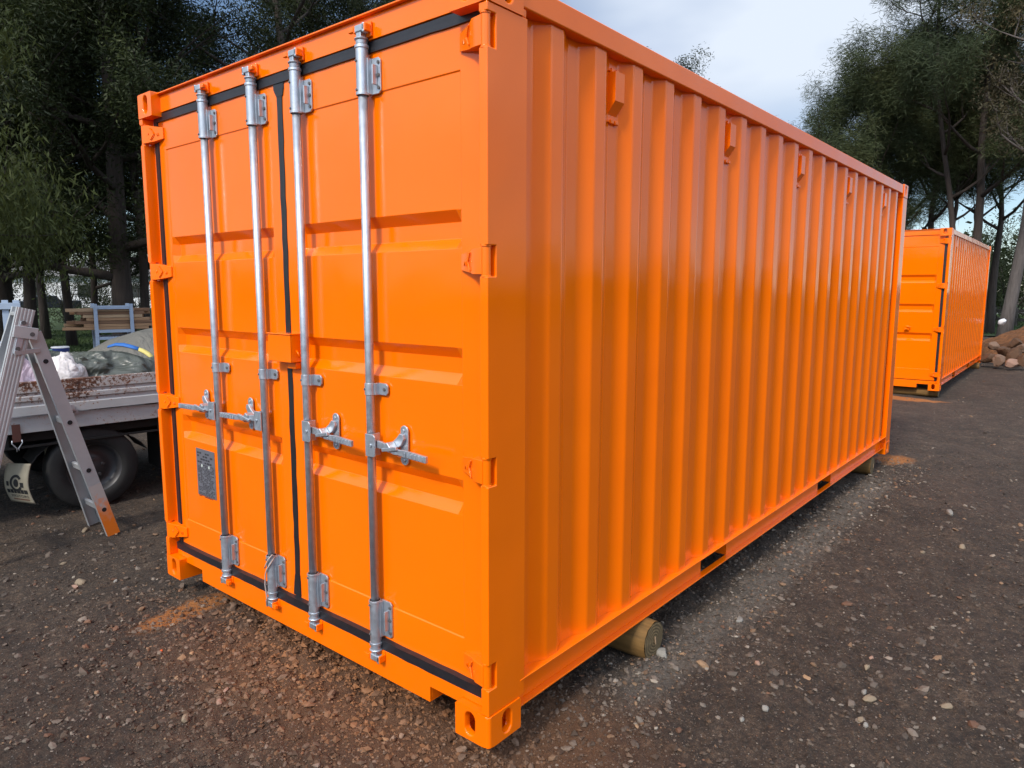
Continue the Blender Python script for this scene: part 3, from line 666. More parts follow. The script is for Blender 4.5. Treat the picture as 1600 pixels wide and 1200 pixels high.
            m.box((xb-.020, yb-.016*t, zk-.012), (xb-.004, yb+.036*t, zk+.013))                # hook
            m.box((xb-.020, yb+.024*t, zk-.018), (xb+.004, yb+.036*t, zk+.016))
            m.build('cam', GALV, bar, bevel=.005, seg=2)
            m = MB(); m.box((.036, yb-.034*t, zk-.026), (.0475 if top else .0395, yb+.040*t, zk+.026))
            for q, e in ((-.026, -.016), (.030, .042)): m.box((.008, yb+q*t, zk-.014), (.037, yb+e*t, zk+.014))
            m.box((.004, yb-.050*t, zk-.009), (.020, yb-.022*t, zk+.009))
            kp = m.build('cam_keeper', ORANGE, root, bevel=.004, seg=2)
            if bi == 3: skip.append(kp)
        # guide clamp
        m = MB(); zc = 1.217; m.cyl((xb, yb, zc-.023), (xb, yb, zc+.023), .0205, n=24); m.box((.030, yb-.026, zc-.023), (.0565, yb-.018, zc+.023)); m.prism([(yb-.018, zc-.023), (yb-.066, zc-.023), (yb-.076, zc-.013), (yb-.076, zc+.013), (yb-.066, zc+.023), (yb-.018, zc+.023)], .049, .0565, 'x')
        cl = m.build('guide_clamp', GALV, bar, bevel=.0015, seg=1)
        MB().cyl((.0455, yb-.058, zc), (.049, yb-.058, zc), .0065, n=8).build('bolt', DARKBOLT, bar); MB().cyl((xb-.022, yb+.010, zc), (xb-.018, yb+.008, zc), .0045, n=8).build('bolt', DARKBOLT, bar)
        # handle
        zc = 1.003; Yh = lambda q: yb+s_*q
        m = MB()
        m.prism([(Yh(-.004), zc-.046), (Yh(.046), zc-.046), (Yh(.052), zc-.040), (Yh(.052), zc+.034), (Yh(.044), zc+.042), (Yh(-.004), zc+.042)], -.001, .006, 'x')
        m.box((.006, Yh(.020), zc-.046), (.048, Yh(.027), zc+.042)); m.cyl((-.006, Yh(.030), zc), (-.001, Yh(.030), zc), .007, n=10)
        pts = [(.020, .034, .004, .030), (.016, .075, .004, .028), (.012, .115, .000, .026), (.006, .150, -.004, .022), (.006, .185, -.006, .019), (.004, .215, -.006, .026), (-.002, .275, -.006, .026), (-.006, .345, -.008, .024)]
        vs = []
        for (x, q, dz, h) in pts:
            th = .006
            for a, b in ((-th, -h/2), (th, -h/2), (th, h/2), (-th, h/2)): vs.append((x+a, Yh(q), zc+dz+b))
        k = len(pts); m.add(vs, [(4*i+j, 4*i+(j+1) % 4, 4*i+4+(j+1) % 4, 4*i+4+j) for i in range(k-1) for j in range(4)]+[(0, 1, 2, 3), (4*k-1, 4*k-2, 4*k-3, 4*k-4)])
        for q in (.225, .245, .265, .285, .305, .325): m.box((-.0135+.004*(q < .26), Yh(q), zc-.016), (-.006, Yh(q+.006), zc+.002))
        h = m.build('door_handle', GALV, root, bevel=.003, seg=2, fix=True); 
        if bi == 3: skip.append(h)
        m = MB(); yc = Yh(.165); zr = 1.024; st_ = [(yc+.0215*math.cos(a), zr+(.044 if math.sin(a) > 0 else -.066)+.0215*math.sin(a)) for a in [i*math.pi/10 for i in range(21)]]
        m.prism(st_, .0485, .0565, 'x')
        m.prism([(yc+s_*.010, zr+.034), (yc-s_*.010, zr+.036), (yc-s_*.026, zr+.018), (yc-s_*.052, zr-.002), (yc-s_*.056, zr-.020), (yc-s_*.034, zr-.028), (yc-s_*.002, zr-.010), (yc+s_*.014, zr+.016)], .033, .0483, 'x')
        m.prism([(yc-s_*.040, zr+.004), (yc-s_*.058, zr-.006), (yc-s_*.058, zr-.026), (yc-s_*.030, zr-.034), (yc-s_*.016, zr-.020)], -.004, .0330, 'x')
        m.bar((.002, yc-s_*.070, zr-.030), (-.004, yc+s_*.018, zr-.012), .014, .012, (1, 0, 0))
        m.path([(.046, yc, zr-.046), (.020, yc+s_*.004, zr-.040), (.006, yc+s_*.004, zr-.030)], [.010, .010, .008], 8)
        m.box((-.002, yc-.012, zr-.038), (.020, yc+.012, zr-.026))
        for z in (zr+.046, zr-.068): m.cyl((.0435, yc, z), (.049, yc, z), .0075, n=8)
        rt_ = m.build('retainer', GALV, h, bevel=.004, fix=True)
    # lock box over the middle seal
    m = MB(); y0, y1, z0, z1 = 1.122, 1.294, 1.286, 1.404
    m.prism([(y0, z0), (y1, z0), (y1, z1), (y0, z1)], .000, .006, 'x'); m.box((.006, y0, z0), (.0575, y0+.006, z1)); m.box((.006, y1-.006, z0), (.0575, y1, z1)); m.box((-.004, y0-.002, z1), (.0575, y1+.004, z1+.006))
    m.box((.030, y0+.012, z0-.030), (.0575, y0+.075, z0-.002))
    lb = m.build('lock_box', ORANGE, root, bevel=.003)
    m = MB(); m.path([(.030, y0-.001, z0+.050), (.030, y0-.012, z0+.040), (.034, y0-.014, z0+.026), (.044, y0-.010, z0+.024), (.048, y0-.002, z0+.034)], .004, 8); m.build('hook', ORANGE, lb)
    # data plate
    m = MB(); p0, p1, q0, q1 = 1.942, 2.135, .508, .762; m.box((.0598, p0, q0), (.0622, p1, q1)); dp = m.build('data_plate', PLATE, root)
    m = MB(); rr = random.Random(4)
    for r_ in range(30):
        z = q1-.018-r_*.0082; big = r_ < 8
        if big and r_ % 2: continue
        y = p1-.012
        while y > p0+.014:
            l_ = rr.uniform(.006, .022) if not big else rr.uniform(.016, .030)
            if y-l_ < p0+.01: break
            if rr.random() < .8: m.box((.0593, y-l_, z-(.009 if big else .0045)), (.0597, y, z))
            y -= l_+rr.uniform(.003, .008)
    m.build('lettering', PLATE_D, dp)
    m = MB()
    for y in (p1-.058, p0+.060): m.cyl((.0585, y, q1-.090), (.0597, y, q1-.090), .0085, n=12)
    m.build('rivet', PLATE_L, dp)
    return root, skip

cont, skip4 = make_container('shipping_container')
tag(cont, 'large orange shipping container with steel locking bars nearest the camera', 'shipping container', 'orange shipping containers in the yard')
def copy_skip(o, parent=None):
    c = o.copy(); col.objects.link(c); c.parent = parent
    for ch in o.children:
        if ch in skip4: continue
        copy_skip(ch, c)
    return c
c2_ = copy_skip(cont); c2_.location = (11.40, .3865, -.005); c2_.rotation_euler = (0, 0, R(.925))
tag(c2_, 'smaller looking orange shipping container standing behind the near one', 'shipping container')
m = MB(); strip(m, lin((.054, .16), (.054, 2.455), 20), lin((.092, .16), (.092, 2.455), 20), .052, .0575, .0012, 9); m.build('door_seal', RUBBER, c2_)
m = MB(); m.box((.030, .50, .96), (.0575, .56, 1.04)); m.box((.005, .52, .975), (.030, .575, .995)); m.box((.010, .48, 1.01), (.0295, .54, 1.03)); m.build('latch_bracket', ORANGE, c2_, bevel=.006)
# string tied round one locking bar bracket (only on the near container)
m = MB(); yb, xb = BARS[1], .026
m.path([(xb-.026, yb+.020, .300), (xb-.030, yb+.004, .318), (xb-.028, yb-.016, .350), (xb-.012, yb-.026, .372), (xb+.004, yb-.024, .360), (xb-.018, yb-.024, .335), (xb-.030, yb-.004, .300), (xb-.027, yb+.014, .270), (xb-.028, yb+.020, .220), (xb-.024, yb+.016, .16), (xb-.022, yb+.022, .115)], .0032, 6)
m.build('string', STRING, cont)

# timber logs the containers stand on
def log(loc, ln, r, rz, label, seed):
    rr = random.Random(seed); root = empty('log', loc, rz, label=label, cat='log', group='treated pine logs under the containers')
    n = 28; m = MB(); vs = []; prof = [1+rr.uniform(-.03, .03) for _ in range(n)]
    K = 24
    for k in range(K+1):
        y = ln*k/K
        for i in range(n):
            a = 2*math.pi*i/n; q = r*prof[i]*(1+.03*noise.noise(Vector((math.cos(a)*2, math.sin(a)*2, y*2+seed)))); 
            if k in (0, K): q *= .96
            vs.append((q*math.cos(a), y+(0.006 if k == 0 else 0), q*math.sin(a)))
    m.add(vs, [(k*n+i, k*n+(i+1) % n, (k+1)*n+(i+1) % n, (k+1)*n+i) for k in range(K) for i in range(n)], True); m.build('trunk', LOGWOOD, root, fix=True)
    m = MB(); m.add([(x*.99, .002+.004*rr.random(), z*.99) for x, _, z in vs[:n]]+[(0, .0, 0)], [(i, (i+1) % n, n) for i in range(n)])
    e = m.build('end_face', LOGEND, root)
    m = MB(); m.add([(x, ln+.001, z) for x, _, z in vs[-n:]], [tuple(range(n))]); m.build('end_face', LOGEND, root)
    m = MB(); m.bar((.004, -.004, -.014), (-.004, -.004, .022), .007, .003, (0, 1, 0)); m.build('tag', PLANK[1], e)
    return root
log((1.135, -.035, -.036), 2.55, .094, 0, 'round treated log sticking out under the near corner end of the large container', 1)
log((5.50, .02, -.046), 2.45, .088, R(2), 'round log under the far end of the large container', 2)
log((3.3, .35, -.046), 2.1, .085, R(-1), 'log in the shade under the middle of the large container', 3)
log((11.62, .42, -.062), 2.4, .072, R(0), 'dark log under the near corner of the container behind', 4)
log((17.0, .46, -.055), 2.4, .08, R(1), 'round log under the far end of the container behind', 5)

# ------------------------------------------------------------------ flat bed truck behind the ladder
TR = empty('flatbed_truck', (.30, 4.42, GZ), R(-5.2), label='white flat bed truck with a rusty drop side, loaded with tarpaulins', cat='truck')
TZ = .672                      # bottom of the tray skirt above the ground
m = MB()
prof = [(0, .135), (.006, .150), (.004, .215), (-.010, .225), (-.010, .240), (.004, .250), (.004, .285), (-.012, .297), (-.012, .345), (-.004, .352)]
prof = [(-.004, .132), (-.004, .190), (.006, .199), (.006, .232), (-.006, .242), (-.006, .262), (.006, .272), (.006, .300), (-.006, .308), (-.006, .368), (.020, .368)]
xs = np.linspace(-2.6, 2.9, 120); vs = []; n = len(prof); rust = []
for x in xs:
    for (y, z) in prof:
        vs.append((x, y-.012+.0015*noise.noise(Vector((x*3, z*9, 0))), TZ+z-.006*math.exp(-((x+1.0)/.8)**2)*(z > .3)))
        d_ = min(abs(z-.368), .2); rust.append((math.exp(-d_/.045)*.9 + .9*math.exp(-((x+.02)/.35)**2)*(z > .15) - .2 - .5*(z < .2))*1.0)
m.add(vs, [(i*n+j, (i+1)*n+j, (i+1)*n+j+1, i*n+j+1) for i in range(len(xs)-1) for j in range(n-1)])
ds = m.build('drop_side', RUSTW, TR); a_ = ds.data.attributes.new('rust', 'FLOAT', 'POINT'); a_.data.foreach_set('value', rust)
sm_ = ds.modifiers.new('thickness', 'SOLIDIFY'); sm_.thickness = .012; sm_.offset = 1; 
m = MB(); m.box((-2.6, .0, TZ), (2.9, .05, TZ+.122)); o_ = m.build('tray_skirt', RUSTW, TR, bevel=.004)
m = MB(); m.box((-2.6, .0505, TZ+.05), (2.9, 1.85, TZ+.12)); m.build('tray_floor', RUSTW, TR)
m = MB(); m.box((-2.6, 1.8505, TZ+.02), (2.9, 1.88, TZ+.36)); m.build('far_drop_side', RUSTW, TR)
m = MB(); m.cyl((-.10, -.026, TZ+.155), (-.05, -.026, TZ+.128), .016, n=10); m.box((-.10, -.030, TZ+.11), (-.03, -.0, TZ+.135)); m.cyl((-.075, -.04, TZ+.16), (-.075, -.015, TZ+.16), .022, n=14); m.build('latch', GALV, TR)
for x0 in (-.455,):
    m = MB(); m.box((x0, -.0225, TZ-.052), (x0+.052, -.0185, TZ+.075)); sp = m.build('strap', STRAPR, TR)
    m = MB(); m.path([(x0-.004, -.02, TZ-.04), (x0-.006, -.02, TZ-.062), (x0+.022, -.02, TZ-.10), (x0+.02, -.02, TZ-.125)], .004, 6); m.path([(x0+.056, -.02, TZ-.04), (x0+.058, -.02, TZ-.062), (x0+.032, -.02, TZ-.10), (x0+.034, -.02, TZ-.118)], .004, 6); m.build('hook', GALV, TR)
m = MB(); m.box((-1.9, .03, TZ-.115), (2.9, .055, TZ-.100)); 
for x in (-1.5, -.5, .55, 1.6): m.box((x, .035, TZ-.100), (x+.03, .05, TZ-.001))
m.build('under_rail', UNDER, TR)
m = MB(); m.box((-2.4, .55, TZ-.20), (3.9, .65, TZ-.02)); m.box((-2.4, 1.2, TZ-.20), (3.9, 1.3, TZ-.02)); m.box((-.9, .07, TZ-.08), (2.5, 1.78, TZ-.005))
m.cyl((.07, .3, .31), (.07, 1.6, .31), .06, n=12); m.cyl((.07, .93, .2), (.07, .93, .42), .13, n=16); m.box((.62, .25, .18), (1.4, .55, .48)); m.build('chassis', UNDER, TR, bevel=.01)
def wheel(x, y, r, sgn=1):
    m = MB(); pr = [(.0, .60), (.006, .75), (.0, .93), (.015, .985), (.04, 1.0), (.15, 1.0), (.175, .985), (.19, .93), (.185, .60)]; n = 48; vs = []
    for (dy, k) in pr:
        for i in range(n):
            a = 2*math.pi*i/n; kk = k*(1-.012*(i % 2)*(k > .98)); vs.append((x+r*kk*math.cos(a), y+sgn*dy, r+r*kk*math.sin(a)))
    q = len(pr); m.add(vs, [(k*n+i, k*n+(i+1) % n, ((k+1) % q)*n+(i+1) % n, ((k+1) % q)*n+i) for k in range(q) for i in range(n)], True)
    w_ = m.build('wheel', TYRE, TR, fix=True)
    m = MB(); pr = [(.004, .60), (.012, .57), (.05, .545), (.075, .50), (.085, .34), (.06, .28), (.05, .16), (.04, .02)]; vs = []
    for (dy, k) in pr:
        for i in range(n): a = 2*math.pi*i/n; vs.append((x+r*k*math.cos(a), y+sgn*dy, r+r*k*math.sin(a)))
    m.add(vs, [(k*n+i, k*n+(i+1) % n, (k+1)*n+(i+1) % n, (k+1)*n+i) for k in range(len(pr)-1) for i in range(n)], True)
    for i in range(5): a = 2*math.pi*i/5+.3; m.cyl((x+r*.22*math.cos(a), y+sgn*.03, r+r*.22*math.sin(a)), (x+r*.22*math.cos(a), y+sgn*.06, r+r*.22*math.sin(a)), .012, n=6)
    m.build('rim', mk_simple('dark_wheel_rim', (.045, .045, .048), (.025, .022, .022), .45), w_, fix=True)
wheel(.07, .04, .325); wheel(.07, 1.85, .325, -1); wheel(3.35, .06, .335); wheel(3.35, 1.83, .335, -1)
m = MB(); vs = []
for i in range(13):
    a = R(20+i*11.6); 
    for y in (.06, .36): vs.append((.06+.43*math.cos(a), y, .32+.30*math.sin(a)))
m.add(vs, [(2*i, 2*i+1, 2*i+3, 2*i+2) for i in range(12)]); mg = m.build('mudguard', UNDER, TR); mg.modifiers.new('t', 'SOLIDIFY').thickness = .006
# mud flap with its printed mark, curling backwards at the foot
MF = empty('mud_flap', (0, 0, 0)); MF.parent = TR
bpy.data.objects.remove(MF)
def flap_pt(u, v):   # u across 0..1, v down 0..1
    k = -.034*math.sin(v*math.pi*.95)+.012*v
    return Vector((-.465+.115*u+k, .20-.18*u, .43+.008*u-.29*v-.02*u*v))
m = MB(); nu, nv_ = 8, 16; m.add([flap_pt(i/nu, j/nv_) for j in range(nv_+1) for i in range(nu+1)], [(j*(nu+1)+i, j*(nu+1)+i+1, (j+1)*(nu+1)+i+1, (j+1)*(nu+1)+i) for j in range(nv_) for i in range(nu)], True)
fl = m.build('mud_flap', FLAPW, TR); q_ = fl.modifiers.new('t', 'SOLIDIFY'); q_.thickness = .006; q_.offset = 0
def on_flap(me):     # wrap flat lettering (u, v) on the flap, 2 mm proud
    for v in me.vertices:
        p = flap_pt(v.co.x, v.co.y); e = .01; tu = flap_pt(v.co.x+e, v.co.y)-p; tv = flap_pt(v.co.x, v.co.y+e)-p; nn = tu.cross(tv).normalized()
        if nn.y > 0: nn = -nn
        v.co = p+nn*.0052
def flat(m, poly): m.add([(u, v, 0) for u, v in poly], [tuple(range(len(poly)))])
m = MB(); K = 28
for i in range(K):
    a0, a1 = R(35+290*i/K), R(35+290*(i+1)/K)
    flat(m, [(.50+.30*math.cos(a0)*.85, .48+.21*math.sin(a0)), (.50+.30*math.cos(a1)*.85, .48+.21*math.sin(a1)), (.50+.19*math.cos(a1)*.85, .48+.145*math.sin(a1)), (.50+.19*math.cos(a0)*.85, .48+.145*math.sin(a0))])
for i in range(K):
    a0, a1 = 2*math.pi*i/K, 2*math.pi*(i+1)/K; flat(m, [(.50+.10*math.cos(a0), .48+.10*math.sin(a0)), (.50+.10*math.cos(a1), .48+.10*math.sin(a1)), (.5, .48)])
flat(m, [(.10, .44), (.20, .44), (.20, .56), (.10, .56)]); flat(m, [(.66, .46), (.80, .46), (.80, .58), (.66, .58)])
for u0, u1 in ((.08, .20), (.22, .34), (.36, .46), (.48, .62), (.64, .76), (.78, .92)):
    flat(m, [(u0, .64), (u1, .64), (u1, .74), (u0, .74)])
lg = m.build('printed_mark', FLAPK, fl); on_flap(lg.data)
def text_mesh(s_, name, mat, parent, u0, u1, v0, v1):
    cu = bpy.data.curves.new(name, 'FONT'); cu.body = s_; cu.resolution_u = 2; t = bpy.data.objects.new(name, cu); col.objects.link(t)
    me = bpy.data.meshes.new_from_object(t.evaluated_get(bpy.context.evaluated_depsgraph_get())); bpy.data.objects.remove(t)
    xs_ = [v.co.x for v in me.vertices]; ys_ = [v.co.y for v in me.vertices]; x0, x1, y0, y1 = min(xs_), max(xs_), min(ys_), max(ys_)
    for v in me.vertices: v.co = Vector((u0+(v.co.x-x0)/(x1-x0)*(u1-u0), v1-(v.co.y-y0)/(y1-y0)*(v1-v0), 0))
    o = bpy.data.objects.new(name, me); col.objects.link(o); me.materials.clear(); me.materials.append(mat); o.parent = parent; return o
t_ = text_mesh('MOTORS', 'lettering', FLAPK, fl, .20, .90, .775, .845); on_flap(t_.data)
m = MB()
for i in range(12): flat(m, [(.22+i*.055, .88), (.26+i*.055, .88), (.26+i*.055, .915), (.22+i*.055, .915)])
l2 = m.build('lettering', FLAPR, fl); on_flap(l2.data)
# cab, hidden behind the container
m = MB(); m.prism([(.45, 2.98), (.45, 4.55), (1.05, 4.65), (1.95, 4.35), (1.95, 2.98)], .06, 1.80, 'y'); cab = m.build('cab', WHITEP, TR, bevel=.04)
for y in (.052, 1.8005):
    m = MB(); m.prism([(1.12, 3.25), (1.12, 4.45), (1.80, 4.25), (1.80, 3.25)], y, y+.0075, 'y'); m.build('side_window', GLASSD, cab)

def drape(name, parent, fn, nu, nv, mat, thick=.004, **k):
    m = MB(); m.add([fn(i/nu, j/nv) for j in range(nv+1) for i in range(nu+1)], [(j*(nu+1)+i, j*(nu+1)+i+1, (j+1)*(nu+1)+i+1, (j+1)*(nu+1)+i) for j in range(nv) for i in range(nu)], True)
    o = m.build(name, mat, parent)
    if thick: q = o.modifiers.new('t', 'SOLIDIFY'); q.thickness = thick
    return tag(o, **k)
BED = GZ+TZ+.12
def tw(x, y, z=0):      # truck frame -> world
    c, s_ = math.cos(R(-5.2)), math.sin(R(-5.2)); return Vector((.30+c*x-s_*y, 4.42+s_*x+c*y, z))
# heap under a crumpled tarpaulin: height profile taken along the tray
def tarp_fn(u, v):
    x = -.95+2.1*u; y0 = np.interp(x, [-.95, -.36, -.16, 1.15], [.34, .34, .09, .06]); y = y0+(1.41-y0)*v
    top = np.interp(x, [-.95, -.62, -.38, -.30, .0, .3, .75, 1.15], [.03, .24, .36, .45, .42, .39, .33, .30])
    fall = min(1, max(0, v)/.22); prof_ = math.sin(min(1, fall)*math.pi/2)**.8 if v < .22 else 1-.15*(v-.22)
    if v > .93: prof_ *= (1-v)/.07
    p = Vector((x*2.2, y*2.2, 1)); cre = .05*noise.noise(p*1.4)-.075*abs(noise.noise(p*1.9+Vector((4, 2, 0))))-.035*abs(noise.noise(p*4.5))+.02
    z = BED+max(.0, top*prof_+cre*(0.3+prof_)*min(1, u*8)*1.0)
    w0 = tw(x+.03*noise.noise(p*2+Vector((9, 0, 0))), y-.16*abs(noise.noise(Vector((x*3.2, z*3.0, 3))))*(v < .7)-.06*abs(noise.noise(Vector((x*8+z*6, z*9-x*3, 3)))), z); return w0
drape('tarpaulin', None, tarp_fn, 150, 90, TARP, label='crumpled grey green tarpaulin heaped on the truck tray', cat='tarpaulin')
# domed tent-like cover behind with a blue and yellow band
def dome(u, v, k=1.0):
    cx, cy = 1.30, 1.25; rx, ry, h = 1.12, .62, .57
    a = u*2*math.pi; b = v*math.pi/2; return tw(cx+rx*k*math.cos(a)*math.cos(b), cy+ry*k*math.sin(a)*math.cos(b), BED+h*k*math.sin(b)**.9+.012*noise.noise(Vector((u*20, v*9, 0))))
DM = empty('tent_cover', tw(1.3, 1.25, BED), label='khaki domed tent cover with a blue and yellow band behind the tarpaulin', cat='tent cover')
def rel(fn, o): 
    l = o.location.copy(); return lambda u, v: fn(u, v)-l
drape('cover', DM, rel(dome, DM), 48, 20, TARP2)
def on_dome(px, py, off):
    """where the line of sight meets the dome, then lifted off it"""
    c_, s_ = math.cos(R(-5.2)), math.sin(R(-5.2)); d = pix(px, py); o = CAM-tw(1.30, 1.25, BED)
    f = lambda v: Vector(((v.x*c_+v.y*s_)/1.12, (-v.x*s_+v.y*c_)/.62, v.z/.57))
    O, D = f(o), f(d); A, B_, C2 = D.dot(D), 2*O.dot(D), O.dot(O)-1; q = B_*B_-4*A*C2; t = (-B_-math.sqrt(max(q, 0)))/(2*A)
    P_ = CAM+d*t; n_ = (P_-tw(1.30, 1.25, BED)).normalized(); return P_+n_*off
for nm, mt, path_ in (('blue_band', STRBLUE, [(172, 543, 1.5), (184, 539.5, 2.0), (196, 540, 2.4), (208, 543, 2.4), (219, 546.5, 2.4)]), ('yellow_band', STRYEL, [(219.5, 547, 2.4), (227, 550, 2.8), (235, 555, 3.2), (242, 562, 3.2)]), ('blue_band', STRBLUE, [(242.5, 563, 3.2), (247, 574, 3.2), (249, 588, 3), (250, 600, 3)])):
    m = MB(); vs = []
    for (px, py, h) in path_: vs += [on_dome(px+h*.35, py-h, .024), on_dome(px, py, .027), on_dome(px-h*.35, py+h, .024)]
    n = len(path_); m.add([v-DM.location for v in vs], [(3*i+j, 3*i+j+1, 3*i+j+4, 3*i+j+3) for i in range(n-1) for j in range(2)], True); o = m.build(nm, mt, DM); o.modifiers.new('t', 'SOLIDIFY').thickness = .006
def bag(name, cx, cy, rx, ry, h, mat, label, peaks, seed):
    def fn(u, v):
        a = u*2*math.pi; b = v*math.pi/2; x = math.cos(a)*math.cos(b)**.8; y = math.sin(a)*math.cos(b)**.8
        p = Vector((x*2+seed, y*2, v*2)); k = 1.05+.20*noise.noise(p*1.5)-.16*abs(noise.noise(p*3))+.05*noise.noise(p*7); z = h*math.sin(b)*k
        for (px_, hh, wd) in peaks: z += hh*math.exp(-((x-px_)/wd)**2)*math.sin(b)**2
        return tw(cx+rx*x*k, cy+ry*y*k, BED+z)
    return drape(name, None, fn, 44, 18, mat, 0, label=label, cat='plastic bag')
def truck_x(px, py, ylocal):       # tray-frame x of a pixel on the line y=ylocal
    d = pix(px, py); c, s_ = math.cos(R(-5.2)), math.sin(R(-5.2))
    # n . (P - O) = ylocal with n = (-s, c)
    nx, ny = -s_, c; t = (ylocal-((CAM.x-.30)*nx+(CAM.y-4.42)*ny))/(d.x*nx+d.y*ny); P = CAM+d*t; return (P.x-.30)*c+(P.y-4.42)*s_, P.z
xb1, _ = truck_x(100, 590, .2); bag('plastic_bag', xb1, .20, .19, .13, .36, BAGW, 'white knotted plastic bag with orange showing through, right of the ladder', [(-.5, .02, .3), (.0, .05, .25)], 1)
xb2, _ = truck_x(42, 600, .18); bag('plastic_bag', xb2, .17, .24, .13, .34, BAGP, 'pale lilac plastic bag seen between the ladder legs', [(-.2, .10, .25)], 5)
xb3, _ = truck_x(28, 588, .5); bag('plastic_bag', xb3, .42, .30, .20, .42, BAGK, 'black plastic bag behind the pale bags between the ladder legs', [(0, .03, .4)], 9)

# ------------------------------------------------------------------ step ladder
om_ = Mat('orange_overspray_on_aluminium', rough=.5); oz_ = om_.n.new('ShaderNodeSeparateXYZ'); om_.L(om_.tc.outputs['Object'], oz_.inputs[0])
of_ = om_.math('ADD', om_.math('MULTIPLY', oz_.outputs[2], -2.6), om_.math('MULTIPLY', om_.noise(26, 6), .9)); om_.base(om_.mix(om_.ramp(of_, [(.0, 0.), (.14, .55), (.45, 1.)]), (.42, .36, .33), (.72, .17, .012))); OVERS = om_.m
def ladder():
    root = empty('step_ladder', (0, 0, 0), label='aluminium step ladder with orange sprayed foot in front of the truck', cat='ladder')
    Y0 = 3.70; Yw = .36
    def P(px, py, dy=0): p = ony(px, py, Y0); return p+Vector((0, dy, 0))
    top, foot = P(54, 520), P(178, 832)
    foot.z = gh(foot.x, foot.y)
    ax = (foot-top).normalized(); side = Vector((ax.z, 0, -ax.x)); side = side if side.x > 0 else -side
    ln = (foot-top).length
    WT = .16
    for dy in (0, Yw):
        s_ = 1 if dy == 0 else -1; m = MB(); o = Vector((0, dy, 0)); h = .040
        a, b = top+o*(WT/Yw), foot+o
        m.bar(a, b, h*2, .004, (0, 1, 0)) if False else None
        # channel: web facing the viewer and two flanges
        for (off, wd, t, dep) in ((0, h*2, .004, 0),):
            vs = [a+side*h, a-side*h, b-side*h, b+side*h]; vs2 = [v+Vector((0, .004*s_, 0)) for v in vs]; m.add(vs+vs2, [(0, 1, 2, 3), (4, 7, 6, 5), (0, 4, 5, 1), (1, 5, 6, 2), (2, 6, 7, 3), (3, 7, 4, 0)])
        for k in (-1, 1):
            e = side*(h*k); i_ = side*(-.004*k); vs = [a+e, a+e+i_, b+e+i_, b+e]; dd = Vector((0, .030*s_, 0)); st0 = Vector((0, .0042*s_, 0)); vv = [v+st0 for v in vs]+[v+dd for v in vs]
            m.add(vv, [(0, 1, 2, 3), (4, 7, 6, 5), (0, 4, 5, 1), (1, 5, 6, 2), (2, 6, 7, 3), (3, 7, 4, 0)])
        rail = m.build('rear_rail', ALU, root, fix=True)
        if dy == 0:
            for f in (.13, .42, .66, .865):
                c = a+(b-a)*f+Vector((0, -.0015, 0)); MB().cyl(c, c+Vector((0, .003, 0)), .0155, n=18).build('rung_hole', ALU_D, rail)
                MB().cyl(c+Vector((0, .0008, 0)), c+Vector((0, .003, 0)), .0205, n=18).build('rung_collar', GALV, rail)
            c0 = a+(b-a)*.735; m = MB(); vs = [c0+side*(h+.0012), c0-side*(h+.0012), b-side*(h+.0012), b+side*(h+.0012)]; vs = [v+Vector((0, -.0011, 0)) for v in vs]; m.add(vs, [(0, 1, 2, 3)]); m.add([vs[0], vs[3], vs[3]+Vector((0, .03, 0)), vs[0]+Vector((0, .03, 0))], [(0, 1, 2, 3)])
            q = m.build('orange_overspray', OVERS, rail)
    for f in (.13, .42, .66, .865):
        c = top+(foot-top)*f; m = MB(); m.bar(c+Vector((0, .005, 0)), c+Vector((0, WT+(Yw-WT)*f-.005, 0)), .045, .022, side); m.build('rung', ALU, root, bevel=.004)
    # front section: leans the other way and rises above the hinge
    t2, f2 = P(38, 482), P(-62, 835); f2.z = gh(f2.x, f2.y); ax2 = (f2-t2).normalized(); s2 = Vector((ax2.z, 0, -ax2.x)); s2 = s2 if s2.x > 0 else -s2
    for dy in (-.04, Yw+.04):
        s_ = 1 if dy < .1 else -1; a, b = t2+Vector((0, dy if dy < .1 else .07, 0)), f2+Vector((0, dy+(.06 if dy > .1 else 0), 0)); h = .050; m = MB()
        vs = [a+s2*h, a-s2*h, b-s2*h, b+s2*h]; vs2 = [v+Vector((0, .025*s_, 0)) for v in vs]; m.add(vs+vs2, [(0, 1, 2, 3), (4, 7, 6, 5), (0, 4, 5, 1), (1, 5, 6, 2), (2, 6, 7, 3), (3, 7, 4, 0)])
        for k in range(-2, 3): m.add([v+s2*(k*.019)+Vector((0, -.003*s_, 0)) for v in (a+s2*.004, a-s2*.004, b-s2*.004, b+s2*.004)]+[v+s2*(k*.019)+Vector((0, -.0005*s_, 0)) for v in (a+s2*.006, a-s2*.006, b-s2*.006, b+s2*.006)], [(0, 1, 2, 3), (0, 4, 5, 1), (1, 5, 6, 2), (2, 6, 7, 3), (3, 7, 4, 0)])
        rl = m.build('front_rail', ALU, root, fix=False)
        if s_ == 1:
            for f in (.055, .155): c = a+(b-a)*f; MB().cyl(c+Vector((0, -.014, 0)), c+Vector((0, -.002, 0)), .014, n=14).build('bolt', DARKBOLT, rl)
            c0, c1 = a+(b-a)*.05, a+(b-a)*.175; m = MB(); m.bar(c0+Vector((0, -.0075, 0)), c1+Vector((0, -.0075, 0)), .036, .008, (0, 1, 0)); m.build('latch_bar', GALV, rl, bevel=.002)
    for k, f in enumerate((.02, .26, .50, .74)):
        c = t2+(f2-t2)*f; m = MB(); m.box((c.x-.055, c.y-.0145, c.z-.010), (c.x+.055, c.y+.03+(Yw+.03)*f+.0145, c.z+.012)); m.build('step', ALU, root, bevel=.003)
    # hinge plates and spreader
    hp = P(48, 516)
